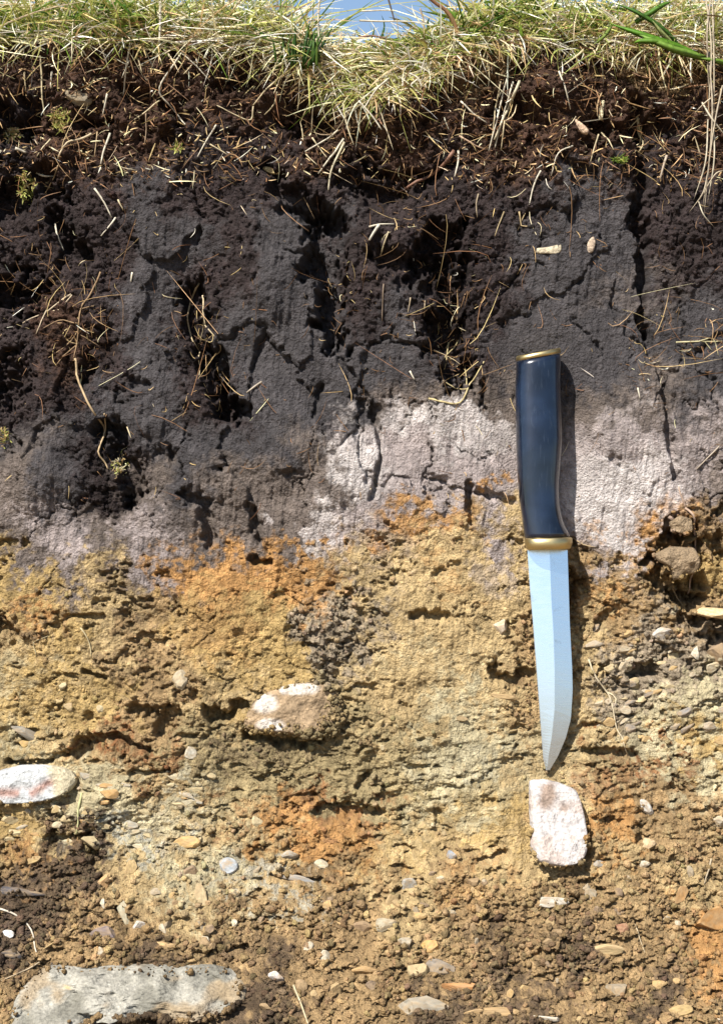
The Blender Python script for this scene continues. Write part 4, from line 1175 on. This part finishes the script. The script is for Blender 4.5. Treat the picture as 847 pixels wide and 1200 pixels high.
ROOTS = [
 ([(89, 420), (93, 440), (104, 473), (114, 492), (120, 504), (117, 528), (124, 540), (129, 549)], 3.0, (200, 174, 136), 'long pale root running down the peat at left to a dark hollow', [[(124, 485), (118, 512)]]),
 ([(84, 344), (70, 355), (56, 363), (42, 370), (28, 380)], 2.4, (206, 186, 156), 'pale root running left from the root tangle at left', [[(84, 344), (78, 358)], [(56, 363), (50, 380), (44, 392)]]),
 ([(117, 318), (105, 345), (96, 362), (92, 390), (89, 420)], 2.4, (160, 132, 100), 'brown knotted root above the long pale root', [[(96, 362), (110, 358)], [(92, 390), (116, 404)], [(92, 388), (78, 410), (60, 420)], [(94, 380), (72, 376), (54, 384)], [(90, 405), (70, 430)]]),
 ([(231, 328), (219, 346), (216, 366), (220, 388), (231, 409)], 2.6, (206, 184, 146), 'bow shaped root left of the crevice at centre left'),
 ([(235, 344), (238, 362), (241, 382)], 2.4, (212, 192, 156), 'straight root beside the bow shaped root', [[(238, 370), (232, 398)], [(240, 380), (258, 404), (246, 414)], [(231, 409), (232, 440)]]),
 ([(501, 467), (520, 471), (536, 472), (547, 456), (556, 444), (567, 424)], 2.6, (206, 188, 140), 'curved yellowish root left of the knife handle', [[(520, 447), (534, 455), (545, 456)], [(538, 396), (530, 410), (516, 424)], [(545, 455), (546, 424)], [(528, 400), (522, 430)]]),
 ([(690, 772), (694, 786), (701, 798), (712, 812), (718, 826), (722, 854), (730, 868), (737, 886)], 2.4, (216, 200, 168), 'long thin pale root right of the lower knife blade', [[(712, 812), (722, 820), (720, 836)]]),
 ([(800, 596), (810, 604), (817, 625), (818, 656), (816, 676), (812, 698)], 3.2, (186, 160, 140), 'grey brown root hanging over the dark hollow right of the knife', [[(800, 596), (795, 570)], [(816, 640), (820, 690)]]),
 ([(0, 1065), (14, 1072), (26, 1080), (38, 1098), (43, 1118)], 2.4, (222, 210, 190), 'white root arching from the left edge above the big grey rock'),
 ([(95, 735), (106, 752), (108, 770)], 1.8, (206, 190, 150), 'fine pale root on the yellow subsoil at left', [[(44, 770), (42, 752), (60, 745)]]),
 ([(795, 690), (803, 706), (810, 718)], 1.6, (190, 160, 120), 'fine root running to the tip of the pale flake'),
]
for r in ROOTS:
    strand('root', r[0], r[1], r[2], r[3], 'root', branches=r[4] if len(r) > 4 else (), wob=1.6, mat=M_ROOT)

# flat pieces of wood and leaf in the peat
def sliver(name, pts, thick, color, label, cat):
    def cf(u, v): return np.tile(alb(*color), (len(u), 1)) * (1 + .2 * fbm(u * .4, v * 2, 6, 771, 3))[:, None]
    return pillow(name, pts, thick, cf, label, cat, flat=.2, seed=int(pts[0][0]) % 40 + 10, nseg=28, rings=4, noise=.0003)
sliver('wood_chip', [(627, 291), (640, 290), (652, 287), (657, 285), (659, 293), (653, 299), (640, 297), (628, 298)], .0016, (206, 192, 164), 'pale splintered wood chip on the smooth peat right of centre', 'wood chip')
sliver('leaf_piece', [(690, 280), (695, 276), (698, 283), (695, 295), (689, 298), (687, 288)], .002, (206, 184, 160), 'pale curled leaf piece right of the wood chip', 'leaf')
sliver('wood_chip', [(306, 190), (316, 191), (326, 196), (327, 200), (316, 199), (308, 196)], .003, (232, 206, 150), 'yellowish wood chip at the top of the dark diagonal crevice', 'wood chip')
sliver('leaf_piece', [(670, 138), (678, 144), (690, 154), (687, 160), (680, 158), (674, 148)], .003, (216, 186, 158), 'pinkish tan blunt leaf piece in the root mat at right', 'leaf')
sliver('leaf_piece', [(704, 116), (709, 116), (707, 130), (706, 141), (701, 140), (702, 128)], .002, (230, 218, 180), 'pale upright leaf blade stub in the root mat at right', 'leaf')
sliver('leaf_piece', [(740, 67), (747, 66), (743, 78), (736, 88), (732, 86), (736, 76)], .002, (236, 226, 196), 'pale dead leaf blade below the broad green leaves at right', 'leaf')
sliver('wood_chip', [(578, 56), (590, 66), (592, 74), (586, 72), (578, 64)], .003, (190, 168, 110), 'dull yellow leaf piece at the turf edge right of centre', 'leaf')

# ------------------------------------------------------------------ grass
def blades(name, specs, mat, label=None, cat=None, kind=None, parent=None, seg=5, origin=None):
    """specs: root (n,3), heading (n,3) start direction, bend (n,3) added along the blade, length, width (m), colour (n,3)"""
    R, Hd, Bd, L, Wd, C = [np.asarray(a, float) for a in specs]
    n = len(R)
    t = np.linspace(0, 1, seg + 1)
    pts = R[:, None] + (Hd[:, None] * t[None, :, None] + Bd[:, None] * (t ** 2)[None, :, None]) * L[:, None, None]
    T = Hd[:, None] + 2 * Bd[:, None] * t[None, :, None]
    rs = np.random.RandomState(len(name) + n)
    side = np.cross(T, rs.randn(n, 1, 3) * .6 + np.array([0, 1.0, 0]))
    side /= np.linalg.norm(side, axis=-1, keepdims=True) + 1e-9
    prof_w = np.interp(t, [0, .3, .75, 1], [.75, 1, .7, .08])[None, :, None] * Wd[:, None, None] * .5
    A = pts - side * prof_w; B = pts + side * prof_w
    nor = np.cross(T, side); nor /= np.linalg.norm(nor, axis=-1, keepdims=True) + 1e-9
    M = pts + nor * prof_w * .45
    V = np.stack([A, M, B], 2).reshape(-1, 3)
    k = 3 * (seg + 1)
    q = []
    for i in range(seg):
        a = 3 * i
        q += [(a, a + 1, a + 4, a + 3), (a + 1, a + 2, a + 5, a + 4)]
    F = (np.array(q)[None] + (np.arange(n) * k)[:, None, None]).reshape(-1, 4)
    if origin is not None: V = V - np.array(origin)
    tip = np.interp(t, [0, .6, 1], [.85, 1, 1.12])
    Cc = np.clip(np.repeat(C[:, None, :] * tip[None, :, None], 3, 1).reshape(-1, 3), 0.003, .9)
    o = link(name, np_mesh(name, V, F, Cc), mat, parent)
    if label: tag(o, label, cat, kind=kind)
    return o

GCOL = {'straw': (244, 230, 186), 'bleach': (252, 246, 226), 'tan': (208, 178, 126), 'brown': (140, 104, 70), 'olive': (176, 174, 96), 'green': (128, 156, 60), 'deep': (74, 112, 38), 'lime': (198, 202, 112)}
def gcols(rs, n, names, probs):
    k = rs.choice(len(names), n, p=np.array(probs) / sum(probs))
    base_ = np.array([alb(*GCOL[x]) for x in names])[k]
    return np.clip(base_ * rs.uniform(.95, 1.7, (n, 1)) * rs.uniform(.93, 1.07, (n, 3)), .004, .85)
def unit(a): return a / (np.linalg.norm(a, axis=-1, keepdims=True) + 1e-9)
def top_height(u):
    """how many px of grass stand above the turf line (lower in the middle, where sky shows)"""
    return np.interp(u, [-4000, 300, 345, 372, 400, 440, 480, 505, 530, 560, 5000], [1.35, 1.35, 1.15, .42, .30, .28, .32, .45, .85, 1.15, 1.2])
def turf_root(rs, n, back=0.10, front=0.006, ulo=-330, uhi=1180):
    u = rs.uniform(ulo, uhi, n)
    dep = -front + (back + front) * rs.rand(n) ** 1.6
    z = base(u, turf_v(u))[:, 2]
    x = (u - CU) * S
    return u, np.stack([x * (1 + np.clip(dep, 0, None) * .4), dep, z + np.where(dep < 0, dep * .6, 0.002)], -1)
rs = np.random.RandomState(21)
# standing grass
n = 6600
u, R = turf_root(rs, n, .12, .003)
hd = unit(np.stack([rs.randn(n) * .7, rs.randn(n) * .45 - .08, np.abs(rs.randn(n) * .4) + .5], -1))
bd = np.stack([rs.randn(n) * .3, rs.randn(n) * .2, -rs.rand(n) ** 2 * .4], -1)
L = rs.uniform(.012, .050, n) * top_height(u)
green = sstep(-.5, .5, fbm(u, u * 0 + 5, 46, 901, 2))
cg = gcols(rs, n, ['green', 'olive', 'lime', 'deep'], [3, 4, 3, 1]); cs = gcols(rs, n, ['straw', 'bleach', 'tan', 'lime'], [4, 3, 2, 1])
isg = rs.rand(n) < .2 + .6 * green
blades('standing_grass', (R, hd, bd, L, rs.uniform(.0004, .0013, n), np.where(isg[:, None], cg, cs)), M_GRASS,
       'mixed green and straw coloured grass standing along the top of the bank', 'grass', 'stuff')
# tangled dry mat
n = 8500
u, R = turf_root(rs, n, .08, .004)
R[:, 2] += rs.rand(n) ** 1.5 * .018 * top_height(u)
hd = unit(np.stack([rs.randn(n), rs.randn(n) * .45 - .12, rs.randn(n) * .34 + .16], -1))
bd = np.stack([rs.randn(n) * .3, rs.randn(n) * .2, -rs.rand(n) * .25], -1)
blades('dry_grass_mat', (R, hd, bd, rs.uniform(.008, .034, n), rs.uniform(.0003, .0010, n), gcols(rs, n, ['straw', 'bleach', 'tan', 'lime', 'brown'], [4, 4, 2, 1.2, .8])), M_STRAW,
       'tangled mat of bleached dry grass lying over the turf edge', 'grass', 'stuff')
# grass hanging over the edge, longest in the middle and right of it
n = 2600
w = np.array([.8, .7, .7, 1.2, 5, 4.6, 1.6, 1.0, 1.8, 1.2])
ub = rs.choice(10, n, p=w / w.sum()); u = -40 + (ub + rs.rand(n)) * 93
reach = np.interp(u, [-40, 60, 200, 300, 360, 400, 460, 520, 560, 620, 680, 740, 800, 890], [8, 8, 5, 8, 36, 56, 54, 38, 18, 12, 26, 30, 22, 20])
vv = turf_v(u) + reach * rs.rand(n) ** 1.3 - 6
R = P(u, np.clip(vv, 40, 300), rs.uniform(-.001, .006, n))
hd = unit(np.stack([rs.randn(n) * .8, -np.abs(rs.randn(n) * .5) - .12, rs.randn(n) * .6 - .05], -1))
bd = np.stack([rs.randn(n) * .3, rs.rand(n) * .3, -rs.rand(n) * .6], -1)
blades('overhanging_grass', (R, hd, bd, rs.uniform(.006, .022, n), rs.uniform(.0003, .0011, n), gcols(rs, n, ['straw', 'bleach', 'tan', 'lime', 'olive', 'brown', 'green'], [4, 2.4, 2.4, 2, 1.6, 1, .7])), M_GRASS,
       'dry and green grass hanging over the edge of the turf', 'grass', 'stuff')
# short green undergrowth
n = 4200
cen = np.array([(15, 1.3), (130, 1.), (170, 1.2), (90, .8), (240, .7), (290, .6), (440, 1.), (480, 1.2), (560, .8), (600, 1.6), (625, 1.2), (690, .6), (800, .7), (-80, 1), (930, 1)])
c = rs.choice(len(cen), n, p=cen[:, 1] / cen[:, 1].sum()); u = cen[c, 0] + rs.randn(n) * 22
vv = np.clip(turf_v(u) - 2 + rs.randn(n) * 9, 40, 140)
R = P(u, vv, rs.uniform(0, .004, n)); R[:, 2] += rs.rand(n) * .014 * top_height(u); R[:, 1] += rs.rand(n) * .02
hd = unit(np.stack([rs.randn(n) * .7, rs.randn(n) * .4 - .3, rs.rand(n) * .9], -1))
bd = np.stack([rs.randn(n) * .4, -rs.rand(n) * .2, -rs.rand(n) * .7], -1)
blades('green_undergrowth', (R, hd, bd, rs.uniform(.006, .018, n), rs.uniform(.0008, .0020, n), gcols(rs, n, ['green', 'olive', 'lime', 'deep'], [3, 3, 3, 1.2])), M_GRASS,
       'short fresh green shoots at the foot of the dry grass', 'grass', 'stuff')
# litter and fibres in the root mat and peat
n = 4400
u = rs.uniform(-200, 1050, n); v = 66 + 150 * rs.rand(n) ** 1.3
R = P(u, v, rs.uniform(0, .0016, n))
hd = unit(np.stack([rs.randn(n), -np.abs(rs.randn(n)) * .3, rs.randn(n) * .8 - .2], -1)); bd = rs.randn(n, 3) * .3
blades('dead_leaf_litter', (R, hd, bd, rs.uniform(.001, .004, n) + .012 * rs.rand(n) ** 5, rs.uniform(.0003, .0008, n), gcols(rs, n, ['tan', 'brown', 'straw', 'bleach'], [3, 6, 1.3, .4])), M_STRAW,
       'brown scraps of dead leaf and straw in the root mat', 'leaf litter', 'stuff', seg=3)
n = 1700
u = rs.uniform(-200, 1050, n); v = 170 + 420 * rs.rand(n) ** 1.9
_cl = np.array([(100, 370), (95, 400), (235, 380), (250, 440), (530, 400), (525, 330), (540, 430), (760, 420), (40, 330), (400, 330), (820, 200), (480, 250), (830, 400)])
_k = rs.rand(n) < .4; _c = _cl[rs.randint(len(_cl), size=n)]
u = np.where(_k, _c[:, 0] + rs.randn(n) * 18, u); v = np.where(_k, _c[:, 1] + rs.randn(n) * 26, v)
R = P(u, v, rs.uniform(0, .0012, n))
hd = unit(np.stack([rs.randn(n), -np.abs(rs.randn(n)) * .25, rs.randn(n) - .4], -1)); bd = rs.randn(n, 3) * .8; bd[:, 1] = np.abs(bd[:, 1]) * .4
blades('root_fibres', (R, hd, bd, rs.uniform(.0015, .005, n) + .018 * rs.rand(n) ** 4, rs.uniform(.0002, .00045, n), gcols(rs, n, ['tan', 'brown', 'straw', 'bleach'], [3, 8, .7, .3])), M_STRAW,
       'fine pale and brown root fibres scattered over the dark peat', 'root fibres', 'stuff', seg=4)

# single tufts that stand out
def tuft(name, label, cat, root, leaves, mat=None):
    e = empty(name, root)
    tag(e, label, cat)
    for (pts, width, col) in leaves:
        W = np.array(pts, float); W = spline(W, 12)
        T = np.gradient(W, axis=0)
        side = np.cross(T, np.array([.12, 1.0, .25])); side /= np.linalg.norm(side, axis=1)[:, None]
        nor = np.cross(T, side); nor /= np.linalg.norm(nor, axis=1)[:, None]
        w = np.interp(np.linspace(0, 1, 12), [0, .25, .7, 1], [.7, 1, .75, .04])[:, None] * width * .5
        V = np.stack([W - side * w, W + nor * w * .55, W + side * w, W + nor * (w * .55 - .00025)], 1).reshape(-1, 3) - np.array(root)
        F = []
        for i in range(11):
            for k in range(4):
                j = (k + 1) % 4
                F.append((i * 4 + k, i * 4 + j, (i + 1) * 4 + j, (i + 1) * 4 + k))
        F += [(3, 2, 1, 0), (44, 45, 46, 47)]
        g = np.linspace(.9, 1.1, 12).repeat(4)[:, None]
        link('leaf', np_mesh('leaf', V, np.array(F), np.array(alb(*col))[None] * g), mat or M_GRASS, e)
    return e
def tp(u, v, y): 
    k = (D + y) / D
    return ((u - CU) * S * k, y, ZC - (v - CV) * S * k)
lv = []
for i in range(26):
    u0 = 335 + rs.uniform(-12, 36); v0 = 78 + rs.uniform(-6, 3); y0 = rs.uniform(-.012, -.002)
    lean = rs.uniform(-6, 22); hgt_ = rs.uniform(28, 50)
    lv.append(([tp(u0, v0, y0), tp(u0 + lean * .35, v0 - hgt_ * .5, y0 - .002), tp(u0 + lean, v0 - hgt_, y0 - .001 + rs.uniform(-.004, .004))], rs.uniform(.0013, .0022), [(70, 112, 40), (96, 136, 50), (120, 150, 60)][rs.randint(3)]))
tuft('grass_tuft', 'dense dark green grass tuft at the turf edge left of the sky gap', 'grass tuft', tp(345, 78, -.006), lv)
lv = [([tp(822, 68, -.010), tp(790, 54, -.020), tp(750, 40, -.024), tp(712, 27, -.018)], .0042, (112, 168, 44)),
      ([tp(826, 68, -.012), tp(796, 60, -.024), tp(770, 50, -.027), tp(738, 36, -.022)], .0040, (150, 190, 80)),
      ([tp(806, 62, -.011), tp(775, 50, -.026), tp(752, 48, -.026), tp(742, 50, -.024)], .0036, (128, 176, 56)),
      ([tp(800, 60, -.010), tp(776, 34, -.020), tp(745, 14, -.022), tp(720, 4, -.018)], .0028, (92, 140, 52)),
      ([tp(744, 26, -.018), tp(760, 16, -.022), tp(776, 6, -.022), tp(786, 2, -.02)], .0032, (106, 156, 50)),
      ([tp(716, 30, -.016), tp(708, 42, -.020), tp(696, 52, -.018)], .0022, (156, 180, 84)),
      ([tp(850, 74, -.010), tp(836, 71, -.016), tp(820, 68, -.016)], .0030, (140, 176, 70)),
      ([tp(792, 58, -.010), tp(776, 40, -.022), tp(764, 24, -.024)], .0030, (196, 206, 130))]
tuft('broad_leaf_tuft', 'broad bright green grass leaves leaning left at upper right', 'grass tuft', tp(822, 68, -.010), lv)
lv = []
for (a, b, c, w_) in [((826, -6), (833, 60), (828, 150), .0012), ((834, -6), (836, 70), (836, 140), .0012), ((830, 60), (834, 140), (824, 256), .0012), ((846, 100), (836, 150), (822, 250), .0011), ((822, 120), (834, 140), (850, 160), .0014), ((829, 140), (826, 190), (812, 235), .0010), ((836, 150), (836, 190), (828, 240), .0010), ((818, 236), (824, 252), (836, 266), .0008), ((846, 200), (836, 206), (818, 236), .0008), ((832, 0), (828, 40), (830, 110), .0012), ((829, 200), (823, 226), (806, 250), .0007), ((840, 110), (826, 120), (812, 134), .0008)]:
    lv.append(([tp(a[0], a[1], -.014), tp(b[0], b[1], -.017), tp(c[0], c[1], -.012)], w_, [(226, 210, 180), (212, 196, 170), (236, 224, 196)][rs.randint(3)]))
tuft('dry_stem_bundle', 'bundle of long bleached stems hanging down the right edge', 'dry stems', tp(830, 60, -.012), lv, M_STRAW)
o = Acc(); W = spline([tp(537, 46, -.008), tp(534, 32, -.010), tp(524, 14, -.012), tp(508, 2, -.014), tp(496, -10, -.016)], 14)
V, F = tube(W, np.linspace(.0013, .0009, 14)); o.add(V, F, alb(156, 116, 84)); tag(o.build('brown_stem', M_ROOT), 'brown woody stem arching left above the turf beside the sky gap', 'stem')
for (pp, wd, cc, lab) in [
   ([(421, 24), (445, 25), (470, 25), (500, 27)], .0011, BLEACH, 'bleached stalk lying level across the sky gap, upper one'),
   ([(424, 13), (450, 12), (462, 13)], .0009, BLEACH, 'short bleached stalk across the sky gap above the long one'),
   ([(454, -4), (458, 10), (462, 24)], .0011, (110, 96, 84), 'dark upright stalk in the sky gap'),
   ([(492, 10), (496, 24), (497, 44)], .0010, (196, 170, 140), 'brownish upright stalk right of the sky gap'),
   ([(420, 44), (436, 42), (452, 45)], .0012, (150, 110, 90), 'reddish stalk lying at the foot of the sky gap'),
   ([(374, 0), (373, 26), (374, 50)], .0012, BLEACH, 'pale upright stalk at the left of the sky gap'),
   ([(188, 2), (188, 26), (187, 50)], .0016, BLEACH, 'thick bleached stalk standing upright in the grass at left'),
   ([(420, 118), (436, 136), (447, 152)], .0010, BLEACH, 'bleached straw hanging from the thick overhang at centre'),
   ([(455, 92), (440, 106), (426, 128)], .0011, BLEACH, 'bleached straw leaning left on the thick overhang at centre'),
   ([(480, 86), (490, 92), (494, 102)], .0011, BLEACH, 'hooked bleached straw on the overhang right of centre'),
 ]:
    W = spline([tp(a, b, -.010 if b < 60 else -.022) for a, b in pp], 10)
    A = Acc(); V, F = tube(W, np.linspace(wd * .5, wd * .35, 10)); A.add(V, F, alb(*cc)); tag(A.build('dry_stalk', M_STRAW), lab, 'stalk')

# moss clumps
def moss(u, v, ru, rv, label, cols, n=260, seed=0):
    r = np.random.RandomState(seed + 70)
    a = r.rand(n) * 6.283; q = np.sqrt(r.rand(n)) * (.75 + .5 * np.sin(a * 3 + seed) * np.cos(a * 2))
    uu = u + np.cos(a) * q * ru; vv_ = v + np.sin(a) * q * rv
    R = P(uu, vv_, .0005 + .003 * (1 - q ** 2))
    hd = unit(np.stack([r.randn(n) * .6, -r.rand(n) - .2, r.randn(n) * .6 + .1], -1)); bd = r.randn(n, 3) * .3
    o0 = P(u, v)
    o = blades('moss_clump', (R, hd, bd, r.uniform(.001, .0034, n), r.uniform(.0004, .0010, n), gcols(r, n, cols, [1] * len(cols))), M_GRASS, seg=3, origin=o0)
    o.location = o0
    return tag(o, label, 'moss')
moss(28, 216, 13, 18, 'yellow green moss clump over the dark hollow at far left', ['olive', 'lime', 'tan'], seed=1)
moss(70, 142, 14, 16, 'dull green moss clump under the grey clod at left', ['olive', 'tan', 'lime'], 200, seed=2)
moss(726, 190, 11, 5, 'tiny bright green shoots in the peat at right', ['green', 'lime'], 60, seed=3)
moss(140, 548, 9, 16, 'small pale green moss at the dark hollow below the long root', ['lime', 'tan', 'straw'], 90, seed=4)
moss(8, 512, 9, 12, 'small green moss at the left edge of the grey peat', ['olive', 'tan'], 60, seed=5)
moss(10, 150, 12, 10, 'dry straw coloured moss in the hollow at the left edge', ['tan', 'straw', 'olive'], 120, seed=6)
moss(208, 172, 8, 8, 'small olive moss tuft in the root mat left of centre', ['olive', 'lime'], 50, seed=7)
